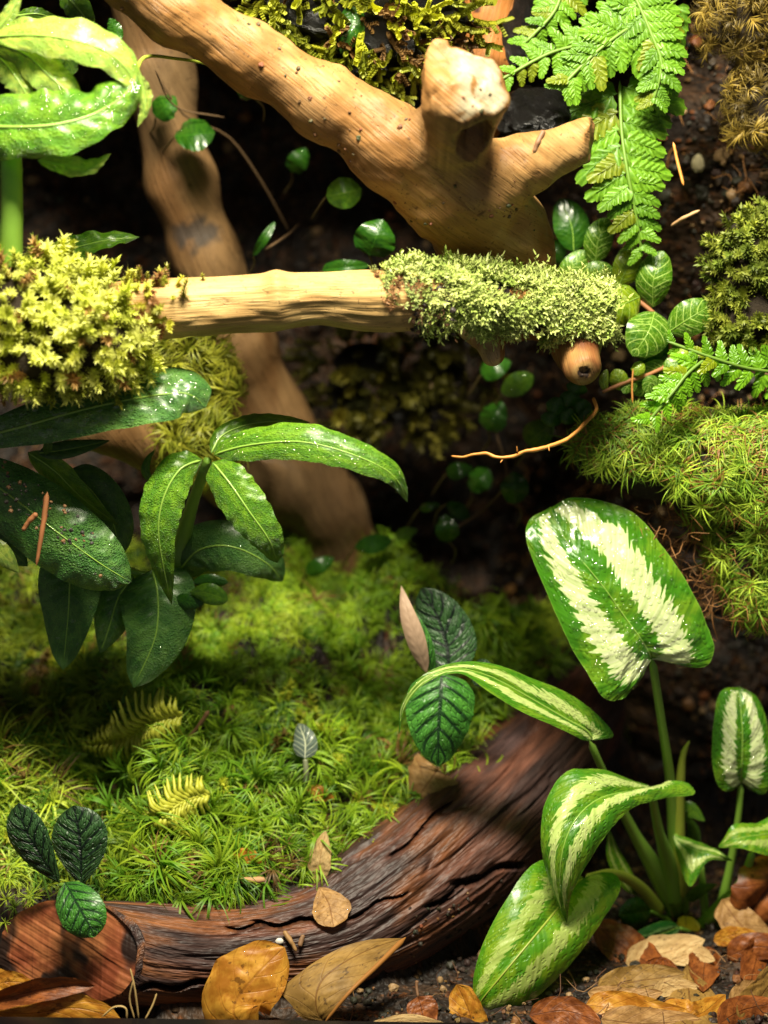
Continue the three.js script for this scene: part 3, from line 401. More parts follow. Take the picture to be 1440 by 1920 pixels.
{ // mosses in the dark hollow
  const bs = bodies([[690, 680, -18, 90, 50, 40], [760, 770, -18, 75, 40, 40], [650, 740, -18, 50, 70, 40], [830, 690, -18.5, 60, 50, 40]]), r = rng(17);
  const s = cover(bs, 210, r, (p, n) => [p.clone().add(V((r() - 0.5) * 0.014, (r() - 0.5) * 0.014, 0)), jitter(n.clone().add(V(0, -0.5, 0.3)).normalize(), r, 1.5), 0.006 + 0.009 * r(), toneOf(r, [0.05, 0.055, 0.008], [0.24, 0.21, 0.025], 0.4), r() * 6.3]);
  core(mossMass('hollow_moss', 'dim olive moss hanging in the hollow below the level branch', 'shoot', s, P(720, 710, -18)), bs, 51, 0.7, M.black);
  const b2 = bodies([[350, 680, -9, 52, 60, 50], [385, 740, -9, 40, 50, 40], [370, 830, -8.5, 55, 46, 40]]), s2 = cover(b2, 240, r, (p, n) => [p, jitter(n.clone().add(V(0.3, 0.1, 0.3)).normalize(), r, 1), 0.008 + 0.004 * r(), toneOf(r, [0.2, 0.25, 0.015], [0.44, 0.44, 0.04], 0.3), r() * 6.3]);
  core(mossMass('hollow_moss', 'yellow green moss strands behind the left plants, against the leaning trunk', 'hook', s2, P(350, 720, -9)), b2, 55);
}

// ---------------------------------------------------------------- leaves
const lance = (t) => Math.pow(Math.sin(Math.PI * Math.pow(t, 0.78)), 0.85), oval = (t) => Math.pow(Math.max(0, Math.sin(Math.PI * t)), 0.55), ovate = (t) => Math.pow(Math.max(0, Math.sin(Math.PI * Math.pow(t, 0.72))), 0.6), obovate = (t) => Math.pow(Math.max(0, Math.sin(Math.PI * Math.pow(t, 1.35))), 0.6);
// three rows of stations (left edge, midrib, right edge), base first, give the surface fn(u, v)
function sheet(Lp, Mp, Rp, o = {}) {
  const cv = (a) => new THREE.CatmullRomCurve3(a.map((p) => P(p[0], p[1], p[2])), false, 'centripetal'), cl = cv(Lp), cm = cv(Mp), cr = cv(Rp), seed = o.seed ?? 1, N = 64, rows = [];
  let flip = 0; const midN = (t) => { const l = cl.getPoint(t), r = cr.getPoint(t), tg = cm.getTangent(t); return r.sub(l).cross(tg).normalize(); };
  const n0 = midN(0.45), eye = EYE.clone().sub(cm.getPoint(0.45)); flip = n0.dot(eye) < 0 ? -1 : 1; if (o.flip) flip = -flip;
  for (let j = 0; j <= N; j++) { const t = j / N; rows.push([cl.getPoint(t), cm.getPoint(t), cr.getPoint(t), midN(clamp(t, 0.02, 0.98)).multiplyScalar(flip)]); }
  const at = (k, v) => { const f = clamp(v) * N, i = Math.min(N - 1, Math.floor(f)), q = f - i; return rows[i][k].clone().lerp(rows[i + 1][k], q); };
  const W0 = rows[N >> 1][0].distanceTo(rows[N >> 1][2]) * 0.5;
  const fn = (u, v) => {
    let s = u * 2 - 1; const a = Math.abs(s), e = at(s < 0 ? 0 : 2, v), m = at(1, v), n = at(3, v).normalize(), w = e.distanceTo(m);
    const ser = 1 - (o.serr ?? 0) * n3(v * (o.serrN ?? 60), s < 0 ? 3 : 9, seed) * a * a; const p = m.lerp(e, a * ser);
    const q = v - (o.vk ?? 0.3) * a * (W0 * 2 / Math.max(0.001, cm.getLength()));
    let h = (o.arch ?? 0.1) * w * (4 * a * (1 - a)) - (o.cup ?? 0) * w * (1 - a * a);
    h += (o.ripple ?? 0.06) * W0 * a * a * 2 * (fbm(v * (o.rippleN ?? 9), s < 0 ? 2.5 : 7.5, seed, 2) - 0.5) * sstep(0, 0.12, v) * sstep(1, 0.9, v);
    h += (o.quilt ?? 0.02) * W0 * Math.sin(Math.PI * Math.min(1, a * 1.2)) * Math.cos(q * (o.veins ?? 10) * Math.PI * 2) ;
    h += (o.bumpy ?? 0.02) * W0 * 2 * (fbm(v * 14, s * 4, seed + 5, 2) - 0.5) * Math.min(1, w / W0);
    return p.addScaledVector(n, h);
  };
  const normal = (u, v) => { const e = 0.004, a = fn(clamp(u - e), v), b = fn(clamp(u + e), v), c = fn(u, clamp(v - e)), d = fn(u, clamp(v + e)); const n = b.sub(a).cross(d.sub(c)).normalize(); return n.dot(at(3, v)) < 0 ? n.negate() : n; };
  return { fn, normal, mid: cm, n: (v) => at(3, v).normalize(), W0, len: cm.getLength() };
}
function spine(pts, w, o = {}) { // a leaf along [x, y, z] points with half width w px and tips pulled back by tl / tr half widths
  const c = new THREE.CatmullRomCurve3(pts.map((p) => V(p[0], p[1], p[2] * 50)), false, 'centripetal'), N = 15, L = [], M_ = [], R_ = [], pf = o.prof ?? lance;
  for (let i = 0; i <= N; i++) {
    const t = i / N, p = c.getPoint(t), g = c.getTangent(t), l = Math.hypot(g.x, g.y) || 1, nx = g.y / l, ny = -g.x / l, h = Math.max(0.3, w * pf(t)), z = p.z / 50, k = h * K(z) * 100;
    L.push([p.x + nx * h * (o.wl ?? 1), p.y + ny * h * (o.wl ?? 1), z + k * (o.tl ?? -0.35)]); M_.push([p.x, p.y, z]); R_.push([p.x - nx * h * (o.wr ?? 1), p.y - ny * h * (o.wr ?? 1), z + k * (o.tr ?? -0.15)]);
  }
  return sheet(L, M_, R_, o);
}
function leafPart(parent, s, mat, o = {}) {
  const nu = o.nu ?? 20, nv = o.nv ?? 40, m = part(parent, o.name ?? 'leaf', grid(nu, nv, s.fn), mat, o.label);
  if (o.rib) { const pts = [], r = []; for (let i = 0; i <= 10; i++) { const v = lerp(0.01, 0.95, i / 10); pts.push(s.fn(0.5, v).addScaledVector(s.n(v), 0.00003)); r.push(o.rib * 0.00011 * (1 - 0.75 * v)); } part(m, 'midrib', tube(pts, r, 6, 24, null, { cap: 0.5 }), o.ribMat ?? M.rib); }
  if (o.drops) droplets(m, s, o.drops, o.dropSize ?? 0.0005, o.seed ?? 3);
  return m;
}
const dropGeo = new THREE.SphereGeometry(1, 10, 5, 0, Math.PI * 2, 0, Math.PI * 0.5); dropGeo.scale(1, 0.55, 1);
M.water = phys({ color: 0xffffff, transmission: 1, thickness: 0, ior: 1.6, roughness: 0.03, side: THREE.FrontSide });
function droplets(parent, s, n, size, seed) {
  const r = rng(seed * 91 + 7), m = shadows(new THREE.InstancedMesh(dropGeo, M.water, n)), q = new THREE.Quaternion(), mt = new THREE.Matrix4(); m.name = 'water_droplets'; m.userData.kind = 'stuff';
  for (let i = 0; i < n; i++) { const u = 0.06 + 0.88 * r(), v = 0.05 + 0.88 * r(), p = s.fn(u, v), nn = s.normal(u, v), k = size * (0.35 + 1.3 * Math.pow(r(), 3)); q.setFromUnitVectors(UPY, nn); mt.compose(p.addScaledVector(nn, -0.00003), q, V(k * (0.8 + 0.4 * r()), k, k * (0.8 + 0.4 * r()))); m.setMatrixAt(i, mt); }
  for (let p = parent; p && p !== scene; p = p.parent) m.position.sub(p.position); parent.add(m);
}
const S = (u) => Math.abs(u * 2 - 1);
function stripes(seed, dark, pale, a0, a1) { // pale jagged bands either side of the midrib
  return (u, v) => {
    const a = S(u), sd = u < 0.5 ? 1 : 5, q = v - 0.22 * a, tooth = (k, f) => { const z = q * f + k; return 0.55 * (z - Math.floor(z)) + 0.45 * n3(z * 2.3, sd, seed); };
    const wob = 0.09 * (fbm(q * 9, sd, seed, 3) - 0.5), fine = 0.08 * (tooth(0.3, 26) - 0.5) + 0.13 * (n3(q * 120, sd + a * 9, seed) - 0.5), end = sstep(0.99, 0.9, v);
    const i = a - (a0 + wob + fine + 0.04 * v), o = (a1 + wob * 1.6 - fine * 1.5) * end - a; const pk = sstep(-0.012, 0.014, i) * sstep(-0.012, 0.014, o);
    const mott = fbm(u * 9, v * 16, seed + 3, 4), st = n3(q * 160, sd, seed + 8); let g = mix3(dark, [dark[0] * 1.5 + 0.03, dark[1] * 1.16, dark[2] * 1.4], sstep(0.35, 0.7, mott)); g = mix3(g, [dark[0] * 0.75, dark[1] * 0.8, dark[2] * 0.8], sstep(0.55, 0.75, st) * 0.35);
    let c = mix3(g, mix3(pale, [pale[0] * 0.86, pale[1] * 0.95, pale[2] * 0.7], st * 0.6), pk * 0.97); c = mix3(c, mix3(g, pale, 0.35), sstep(0.02, 0.0, a) * 0.6); c = mix3(c, [0.5, 0.68, 0.25], sstep(0.975, 1, a) * 0.7);
    const lv = q * 13 + 0.3 * n3(q * 20, sd, seed), lat = Math.abs(lv - Math.round(lv)); c = mix3(c, mix3(c, [0.42, 0.58, 0.2], 0.5), sstep(0.09, 0.02, lat) * 0.25); if (n3(u * 150, v * 260, seed + 2) > 0.965) c = mix3(c, [0.16, 0.15, 0.07], 0.7); return c;
  };
}
const bumpVar = tex(512, 1024, (u, v) => { const a = S(u), q = v - 0.22 * a, f = fbm(u * 30, v * 50, 3, 3), d = cells(u * 26, v * 46, 4); return 0.35 * n3(q * 70, u < 0.5 ? 1 : 4, 2) + 0.25 * f + 0.4 * sstep(0.42, 0.2, d[0]) * (d[2] > 0.45 ? 1 : 0) * (0.6 + 0.4 * d[2]); }, false);
const lanceBump = tex(512, 1024, (u, v) => { const d = cells(u * 22, v * 70, 4), e = cells(u * 44, v * 140, 9); return 0.55 * sstep(0.5, 0.12, d[0]) * (d[2] > 0.3 ? 1 : 0) + 0.3 * sstep(0.5, 0.1, e[0]) + 0.15 * fbm(u * 8, v * 20, 2, 3); }, false);
const gloss = { roughness: 0.36, transmission: 0.22, thickness: 0, clearcoat: 0.2, clearcoatRoughness: 0.12, specularIntensity: 0.6 };
const wetMap = tex(256, 512, (u, v) => { const f = fbm(u * 6, v * 10, 12, 4); return 0.12 + 0.5 * sstep(0.42, 0.6, f); }, false);
M.varA = phys({ ...gloss, map: tex(768, 1536, stripes(3, [0.27, 0.52, 0.09], [0.9, 0.93, 0.74], 0.22, 0.66)), bumpMap: bumpVar, bumpScale: 0.0005, roughness: 0.26, clearcoatRoughnessMap: wetMap, clearcoatRoughness: 0.4, clearcoat: 0.3 });
M.varB = phys({ ...gloss, map: tex(512, 1024, stripes(8, [0.29, 0.54, 0.1], [0.84, 0.9, 0.58], 0.2, 0.56)), bumpMap: bumpVar, bumpScale: 0.0005 });
M.varC = phys({ ...gloss, map: tex(512, 1024, stripes(14, [0.34, 0.60, 0.10], [0.76, 0.84, 0.46], 0.26, 0.62)), bumpMap: bumpVar, bumpScale: 0.0004, transmission: 0.3 });
M.varD = phys({ ...gloss, map: tex(256, 512, stripes(24, [0.12, 0.36, 0.11], [0.5, 0.66, 0.4], 0.24, 0.5)), bumpMap: bumpVar, bumpScale: 0.0004 });
M.petiole = phys({ color: new THREE.Color(0.2, 0.38, 0.04), roughness: 0.45, transmission: 0.15, clearcoat: 0.3, clearcoatRoughness: 0.3 });
M.petioleYellow = phys({ color: new THREE.Color(0.38, 0.46, 0.05), roughness: 0.45, transmission: 0.15, clearcoat: 0.3, clearcoatRoughness: 0.3 });
M.rib = phys({ color: new THREE.Color(0.25, 0.42, 0.06), roughness: 0.4, clearcoat: 0.3 });
const greenPixel = (seed, base, vein, veinsN, net) => (u, v) => {
  const a = S(u), q = v - 0.2 * a - 0.06 * a * a, sd = u < 0.5 ? 1 : 5, m = fbm(u * 8, v * 16, seed, 4), k = q * veinsN + 0.25 * (n3(v * 6, sd, seed) - 0.5), lat = Math.abs(k - Math.round(k)) / veinsN;
  let c = mix3([base[0] * 0.86, base[1] * 0.9, base[2] * 0.85], [base[0] * 1.15 + 0.02, base[1] * 1.08, base[2] * 1.1], sstep(0.3, 0.72, m)); c = mix3(c, vein, sstep(net ? 0.014 : 0.006, net ? 0.005 : 0.002, lat) * (net ? 0.9 : 0.4) * sstep(1, 0.75, a));
  if (net) { const w = cells(u * 7 + 0.8 * (m - 0.5), v * 11 - a * 2, seed), y = cells(u * 18, v * 28, seed + 3); c = mix3(c, vein, sstep(0.09, 0.02, w[1]) * 0.6 + sstep(0.06, 0.0, y[1]) * 0.15); }
  c = mix3(c, vein, sstep(0.05 * (1 - 0.6 * v), 0.012, a)); return c;
};
const leafBump = tex(256, 512, (u, v) => { const a = S(u), q = v - 0.2 * a, k = q * 9; return 0.5 + 0.06 * Math.cos(k * Math.PI * 2) + 0.3 * (fbm(u * 16, v * 30, 6, 3) - 0.5); }, false);
M.lance = phys({ ...gloss, map: tex(512, 1024, greenPixel(4, [0.38, 0.6, 0.1], [0.6, 0.76, 0.24], 9, false)), bumpMap: lanceBump, bumpScale: 0.0006, clearcoat: 0.35, clearcoatRoughness: 0.28, transmission: 0.25 });
M.lancePale = phys({ ...gloss, map: tex(384, 768, greenPixel(6, [0.66, 0.8, 0.32], [0.84, 0.9, 0.42], 9, false)), bumpMap: lanceBump, bumpScale: 0.0005, clearcoat: 0.3, clearcoatRoughness: 0.25, transmission: 0.3 });
M.lanceDark = phys({ ...gloss, map: tex(384, 768, greenPixel(9, [0.28, 0.47, 0.19], [0.44, 0.62, 0.24], 8, false)), bumpMap: lanceBump, bumpScale: 0.0005, clearcoat: 0.6, clearcoatRoughness: 0.3, transmission: 0.12 });
M.lanceMid = phys({ ...gloss, map: tex(384, 768, greenPixel(29, [0.31, 0.52, 0.22], [0.46, 0.68, 0.28], 9, false)), bumpMap: lanceBump, bumpScale: 0.0006, clearcoat: 0.7, clearcoatRoughness: 0.3, transmission: 0.18 });
M.fig = phys({ ...gloss, map: tex(384, 384, greenPixel(11, [0.27, 0.46, 0.07], [0.72, 0.82, 0.44], 6, true)), bumpMap: leafBump, bumpScale: 0.0004, transmission: 0.2, clearcoat: 0.4, clearcoatRoughness: 0.25 });
M.figLight = phys({ ...gloss, map: tex(384, 384, greenPixel(17, [0.5, 0.64, 0.09], [0.7, 0.82, 0.4], 6, true)), bumpMap: leafBump, bumpScale: 0.0003, transmission: 0.28, clearcoat: 0.4 });
M.dark = phys({ ...gloss, map: tex(256, 256, greenPixel(19, [0.15, 0.34, 0.06], [0.24, 0.45, 0.1], 6, false)), bumpMap: leafBump, bumpScale: 0.0003, clearcoat: 0.4, clearcoatRoughness: 0.15 });
const jewel = (seed, light, dark) => (u, v) => { const a = S(u), q = v - 0.26 * a, k = q * 6.5 + 0.3 * (n3(v * 7, u < 0.5 ? 1 : 4, seed) - 0.5), lat = Math.abs(k - Math.round(k)) / 6.5, w = cells(u * 15, (v - 0.3 * a) * 26, seed), m = fbm(u * 7, v * 12, seed, 3); let c = mix3(light, [light[0] * 0.6, light[1] * 0.72, light[2] * 0.7], m); const d = Math.max(sstep(0.028, 0.008, lat) * sstep(1.05, 0.6, a), sstep(0.13, 0.02, w[1]) * 0.6, sstep(0.1 * (1 - 0.5 * v), 0.03, a)); return mix3(c, dark, d); };
M.jewel = phys({ ...gloss, map: tex(512, 512, jewel(3, [0.36, 0.62, 0.22], [0.11, 0.24, 0.11])), bumpMap: tex(512, 512, (u, v) => { const a = S(u), w = cells(u * 9, (v - 0.3 * a) * 20, 3); return sstep(0.0, 0.35, w[1]); }, false), bumpScale: 0.00022, transmission: 0.12, clearcoat: 0.25, clearcoatRoughness: 0.4 });
M.jewelDark = phys({ ...gloss, map: tex(512, 512, jewel(7, [0.27, 0.41, 0.22], [0.05, 0.11, 0.07])), bumpMap: M.jewel.bumpMap, bumpScale: 0.00035, transmission: 0.06, clearcoat: 0.15, clearcoatRoughness: 0.5 });
const rev = (a) => a.slice().reverse();

{ // the big striped plant on the right
  const t = thing('striped_plant', 'striped arrow leaf plant at lower right with one very large wet leaf', 'plant', P(1268, 1722, -6.5)), put = (L, Mm, R, mat, o, p) => leafPart(t, sheet(rev(L), rev(Mm), rev(R), o), mat, p);
  put([[1030, 952, -4.8], [992, 975, -4.5], [986, 1010, -4.1], [1022, 1105, -3.4], [1062, 1195, -2.8], [1100, 1262, -2.5], [1132, 1310, -2.3], [1165, 1312, -2.4], [1196, 1280, -2.6], [1220, 1238, -3]],
    [[1032, 950, -4.8], [1042, 975, -4.4], [1062, 1015, -3.9], [1102, 1065, -3.3], [1138, 1110, -3.0], [1168, 1150, -2.8], [1190, 1182, -2.7], [1206, 1206, -2.8], [1216, 1222, -2.9], [1221, 1236, -3.0]],
    [[1034, 951, -4.8], [1068, 935, -4.9], [1130, 938, -4.8], [1194, 965, -4.4], [1244, 1025, -4.0], [1288, 1092, -3.7], [1318, 1150, -3.5], [1340, 1220, -3.2], [1322, 1250, -3.1], [1224, 1236, -3]],
    M.varA, { seed: 3, arch: 0.05, ripple: 0.04, quilt: 0.008, bumpy: 0.05, serr: 0.01 }, { nu: 60, nv: 110, rib: 2.5, drops: 520, dropSize: 0.0011, seed: 4, label: 'largest leaf, pale striped and covered in drops' });
  put([[747, 1376, -0.8], [752, 1322, -0.9], [788, 1270, -1.1], [850, 1243, -1.6], [925, 1245, -2.2], [1000, 1272, -2.8], [1065, 1300, -3.2], [1118, 1338, -3.4], [1150, 1380, -3.3], [1112, 1388, -3.1]],
    [[748, 1376, -0.8], [756, 1324, -0.9], [794, 1275, -1.0], [858, 1252, -1.4], [928, 1266, -1.8], [1000, 1305, -2.2], [1062, 1343, -2.6], [1092, 1362, -2.8], [1106, 1376, -3.0], [1111, 1387, -3.1]],
    [[749, 1376, -0.8], [760, 1326, -0.8], [800, 1280, -0.9], [862, 1263, -1.2], [920, 1300, -1.3], [985, 1338, -1.6], [1040, 1362, -2.1], [1078, 1380, -2.5], [1098, 1389, -2.9], [1110, 1388, -3.1]],
    M.varB, { seed: 5, arch: 0.12, cup: 0.25, ripple: 0.08, quilt: 0.01 }, { nu: 26, nv: 70, rib: 5, drops: 60, dropSize: 0.0005, seed: 5, label: 'long arching striped leaf' });
  put([[1062, 1730, -0.9], [1034, 1668, -0.8], [1014, 1580, -1.0], [1022, 1502, -1.6], [1062, 1446, -2.2], [1120, 1443, -2.8], [1190, 1465, -3.6], [1215, 1470, -3.8], [1228, 1480, -4]],
    [[1062, 1730, -0.9], [1050, 1670, -0.4], [1056, 1590, -0.3], [1080, 1535, -0.8], [1120, 1500, -1.6], [1160, 1488, -2.4], [1200, 1482, -3.2], [1222, 1482, -3.7], [1234, 1484, -4]],
    [[1063, 1730, -0.9], [1074, 1672, -0.5], [1108, 1610, -0.6], [1150, 1550, -1.2], [1192, 1512, -2.0], [1240, 1497, -2.8], [1304, 1488, -3.6], [1285, 1470, -3.9], [1238, 1482, -4]],
    M.varB, { seed: 7, arch: 0.14, ripple: 0.1, quilt: 0.012, bumpy: 0.04, serr: 0.03 }, { nu: 40, nv: 70, rib: 5, drops: 120, dropSize: 0.0006, seed: 6, label: 'bent striped leaf with a drooping tip' });
  put([[893, 1894, 0.4], [886, 1850, 0.2], [900, 1785, -0.1], [945, 1692, -0.9], [990, 1628, -1.8], [1030, 1608, -2.6], [1068, 1622, -3.2], [1092, 1645, -3.5]],
    [[893, 1894, 0.4], [908, 1868, 0.6], [940, 1826, 0.4], [990, 1766, -0.3], [1036, 1712, -1.4], [1064, 1678, -2.4], [1082, 1660, -3.1], [1095, 1648, -3.5]],
    [[894, 1895, 0.4], [938, 1899, 0.5], [1000, 1874, 0.1], [1070, 1808, -0.7], [1128, 1728, -1.8], [1164, 1664, -2.8], [1150, 1636, -3.3], [1098, 1647, -3.5]],
    M.varC, { seed: 11, arch: 0.1, ripple: 0.05, quilt: 0.015, cup: -0.1, serr: 0.012 }, { nu: 44, nv: 80, rib: 6, ribMat: M.petioleYellow, drops: 90, dropSize: 0.0004, seed: 7, label: 'yellow green striped leaf resting on the floor' });
  leafPart(t, spine([[1195, 1680, -5.6], [1172, 1645, -5.4], [1150, 1600, -5.2], [1142, 1555, -5.2]], 17, { seed: 4, tl: 0.3, tr: -0.8 }), M.varC, { drops: 20, dropSize: 0.0005 });
  leafPart(t, spine([[1219, 1708, -5.6], [1195, 1712, -5.0], [1160, 1716, -4.5]], 31, { seed: 5, prof: oval, ripple: 0.15 }), M.dark, { drops: 10, dropSize: 0.0006, label: 'small round leaf' });
  leafPart(t, spine([[1274, 1738, -5.2], [1248, 1748, -4.7], [1195, 1768, -4.1], [1146, 1802, -3.6]], 23, { seed: 6, arch: 0.2, tl: -0.6 }), M.varD, { rib: 2, label: 'small dark spear shaped leaf' });
  put([[1373, 1613, -4.4], [1340, 1590, -4.9], [1308, 1578, -5.2], [1280, 1568, -5.4], [1264, 1567, -5.4]], [[1373, 1613, -4.4], [1335, 1601, -4.4], [1308, 1596, -4.6], [1284, 1584, -5], [1263, 1568, -5.4]], [[1373, 1614, -4.4], [1328, 1616, -4.3], [1294, 1662, -4.0], [1272, 1612, -4.9], [1262, 1570, -5.4]], M.varB, { seed: 9, ripple: 0.08 }, { rib: 2, label: 'small forked arrow shaped leaf' });
  leafPart(t, spine([[1272, 1545, -6], [1290, 1518, -5.6], [1322, 1540, -5.4]], 17, { seed: 2, ripple: 0.2 }), M.lance, {});
  leafPart(t, spine([[1290, 1690, -6], [1312, 1670, -5.6], [1345, 1658, -5.4]], 12, { seed: 8 }), M.lance, {});
  leafPart(t, spine([[1302, 1600, -6.4], [1300, 1560, -6.2], [1290, 1530, -6.2]], 13, { seed: 8 }), M.lance, {});
  leafPart(t, spine([[1272, 1722, -6], [1290, 1735, -5.6], [1313, 1742, -5.3]], 17, { seed: 3, prof: oval }), phys({ ...gloss, color: new THREE.Color(0.62, 0.48, 0.03), transmission: 0.3 }), { label: 'small yellow leaf' });
  for (const [p, m] of [[[[1222, 1232, -3.2, 8], [1240, 1350, -4.2, 8.5], [1256, 1460, -5.2, 10], [1266, 1600, -6.1, 14], [1272, 1722, -6.6, 13]], 0], [[[1105, 1388, -3, 7], [1142, 1470, -4, 8], [1188, 1560, -5.1, 11], [1232, 1638, -6, 18], [1266, 1722, -6.6, 12]], 0], [[[1222, 1488, -4, 8], [1236, 1560, -5, 10], [1255, 1625, -5.8, 16], [1268, 1700, -6.3, 16]], 0], [[[1097, 1647, -3.6, 8], [1150, 1638, -4.4, 9], [1200, 1664, -5.4, 12], [1236, 1712, -6.2, 17]], 1],
    [[[1293, 1388, -5, 2], [1282, 1412, -5.1, 6], [1276, 1460, -5.3, 9], [1272, 1560, -5.8, 13], [1278, 1690, -6.2, 13]], 1], [[[1218, 1708, -5.6, 4], [1236, 1716, -5.9, 5], [1256, 1728, -6.4, 6]], 0], [[[1264, 1566, -5.4, 5], [1278, 1580, -5.7, 6], [1284, 1640, -6.1, 7], [1286, 1720, -6.5, 7]], 0], [[[1232, 1560, -5.4, 4], [1238, 1600, -5.8, 4], [1250, 1650, -6.2, 5]], 0]]) part(t, 'petiole', stem(p, 10, 26), m ? M.petioleYellow : M.petiole);
}
{ // its neighbour by the right edge
  const t = thing('striped_plant', 'smaller striped arrow leaf plant at the right edge, thin crossing stems', 'plant', P(1330, 1782, -6));
  leafPart(t, sheet(rev([[1385, 1288, -5.8], [1352, 1296, -5.4], [1338, 1360, -5.0], [1336, 1430, -4.9], [1350, 1478, -5.0], [1374, 1482, -5.2], [1388, 1466, -5.4]]), rev([[1386, 1288, -5.8], [1388, 1320, -5.4], [1392, 1365, -5.0], [1392, 1410, -4.9], [1391, 1440, -5.0], [1390, 1456, -5.2], [1390, 1468, -5.4]]), rev([[1387, 1288, -5.8], [1418, 1305, -5.6], [1442, 1370, -5.4], [1452, 1440, -5.2], [1432, 1490, -5.1], [1406, 1478, -5.2], [1392, 1467, -5.4]]), { seed: 4, arch: 0.08, bumpy: 0.05 }), M.varA, { nu: 30, nv: 50, rib: 4, drops: 110, dropSize: 0.0009, seed: 9 });
  leafPart(t, sheet(rev([[1347, 1586, -4.2], [1378, 1546, -4.4], [1415, 1544, -4.8], [1450, 1530, -5.2], [1500, 1530, -5.5]]), rev([[1347, 1588, -4.2], [1385, 1572, -4.0], [1420, 1566, -4.2], [1455, 1562, -4.6], [1500, 1562, -5]]), rev([[1348, 1590, -4.2], [1390, 1590, -3.7], [1425, 1602, -3.8], [1460, 1606, -4.2], [1500, 1600, -4.8]]), { seed: 6, ripple: 0.2 }), M.varC, { rib: 3, label: 'pale yellow green leaf cut by the frame' });
  for (const p of [[[1390, 1468, -5.4, 6], [1384, 1535, -5.6, 6.5], [1370, 1620, -5.9, 8], [1352, 1700, -6.1, 10], [1330, 1782, -6.2, 9]], [[1412, 1596, -4.6, 7], [1392, 1652, -5, 10], [1350, 1702, -5.6, 15], [1306, 1745, -6.2, 14]], [[1314, 1620, -5.9, 6], [1320, 1690, -6, 8], [1328, 1782, -6.2, 8]], [[1273, 1740, -5.2, 4], [1300, 1752, -5.6, 5], [1322, 1785, -6, 5]]]) part(t, 'petiole', stem(p, 10, 26), M.petiole);
}
{ // lance leaf rosette, centre left
  const t = thing('lance_leaf_plant', 'bright green plant with four long beaded leaves spreading from one stem, left of centre', 'plant', P(345, 1010, -4.2)), put = (p, w, o, q, m = M.lance) => leafPart(t, spine(p.map((s) => [s[0], s[1], s[2] + 2]), w, { ripple: 0.2, rippleN: 14, arch: 0.08, serr: 0.12, serrN: 26, ...o }), m, { nu: 24, nv: 70, rib: 4, ...q });
  put([[400, 853, -3], [450, 838, -2.6], [560, 828, -2], [660, 852, -1.7], [738, 892, -1.8], [764, 942, -2.3]], 37, { seed: 2, tl: -0.8, tr: 0.2 }, { drops: 260, dropSize: 0.0006, seed: 12 });
  put([[396, 850, -3.2], [415, 818, -3.6], [470, 795, -4.2], [530, 790, -4.8], [582, 792, -5.4]], 20, { seed: 5, tl: -0.5, tr: 0.4 }, { drops: 20 });
  put([[398, 866, -2.8], [430, 905, -2.2], [468, 960, -1.8], [506, 1015, -1.8], [520, 1056, -2.3]], 44, { seed: 7, prof: ovate, tl: -0.3, tr: -0.3 }, { drops: 90, dropSize: 0.0005, seed: 14 });
  put([[380, 862, -2.8], [340, 878, -2.3], [308, 930, -1.9], [297, 990, -1.8], [306, 1060, -2.1], [322, 1134, -2.8]], 43, { seed: 9, tl: -0.25, tr: -0.4 }, { drops: 40, seed: 15 });
  put([[292, 905, -3.5], [274, 888, -3.5], [276, 865, -3.6], [291, 842, -3.8]], 9, { seed: 3 }, { rib: 0 });
  part(t, 'stem', stem([[390, 858, -1.5, 8], [382, 885, -1.8, 10], [362, 940, -3, 11], [343, 1010, -4.4, 16], [330, 1090, -4.8, 17]], 12, 30, 0.2), M.petiole);
  const u = thing('dark_leaf_plant', 'dark green broad leaved plant in the shade below the bright rosette', 'plant', P(290, 1100, -4.5)), low = (p, w, o, q) => leafPart(u, spine(p, w, { ripple: 0.08, arch: 0.08, ...o }), M.lanceDark, { nu: 22, nv: 44, rib: 4, drops: 24, dropSize: 0.0007, ...q });
  low([[330, 1078, -4.6], [372, 1032, -4.0], [430, 1024, -3.8], [500, 1056, -4.2], [530, 1090, -4.8]], 48, { seed: 12, prof: ovate, tl: -0.5, tr: 0 }, {});
  low([[285, 1068, -4.0], [295, 1110, -3.4], [292, 1190, -2.8], [250, 1290, -2.6]], 72, { seed: 14, prof: ovate }, { seed: 21 });
  low([[140, 1030, -3.2], [132, 1080, -2.8], [128, 1150, -2.4], [118, 1256, -2.2]], 60, { seed: 16, prof: ovate }, { seed: 22 });
  low([[250, 1080, -4], [222, 1120, -3.6], [205, 1175, -3.4], [188, 1225, -3.4]], 38, { seed: 18 }, { seed: 23 });
  leafPart(u, spine([[362, 1092, -3.4], [392, 1088, -3.2], [428, 1092, -3.2]], 12, { seed: 3, prof: oval }), M.dark, {});
  leafPart(u, spine([[356, 1110, -3.2], [388, 1112, -2.9], [428, 1126, -2.9]], 20, { seed: 4, prof: obovate }), M.lance, {});
  leafPart(u, spine([[330, 1120, -3.4], [352, 1128, -3.2], [384, 1130, -3.2]], 15, { seed: 4, prof: oval }), M.dark, {});
  part(u, 'stem', stem([[345, 1070, -4.2, 8], [310, 1080, -4.4, 12], [262, 1078, -4.4, 9], [150, 1030, -3.4, 8]]), M.petiole);
}
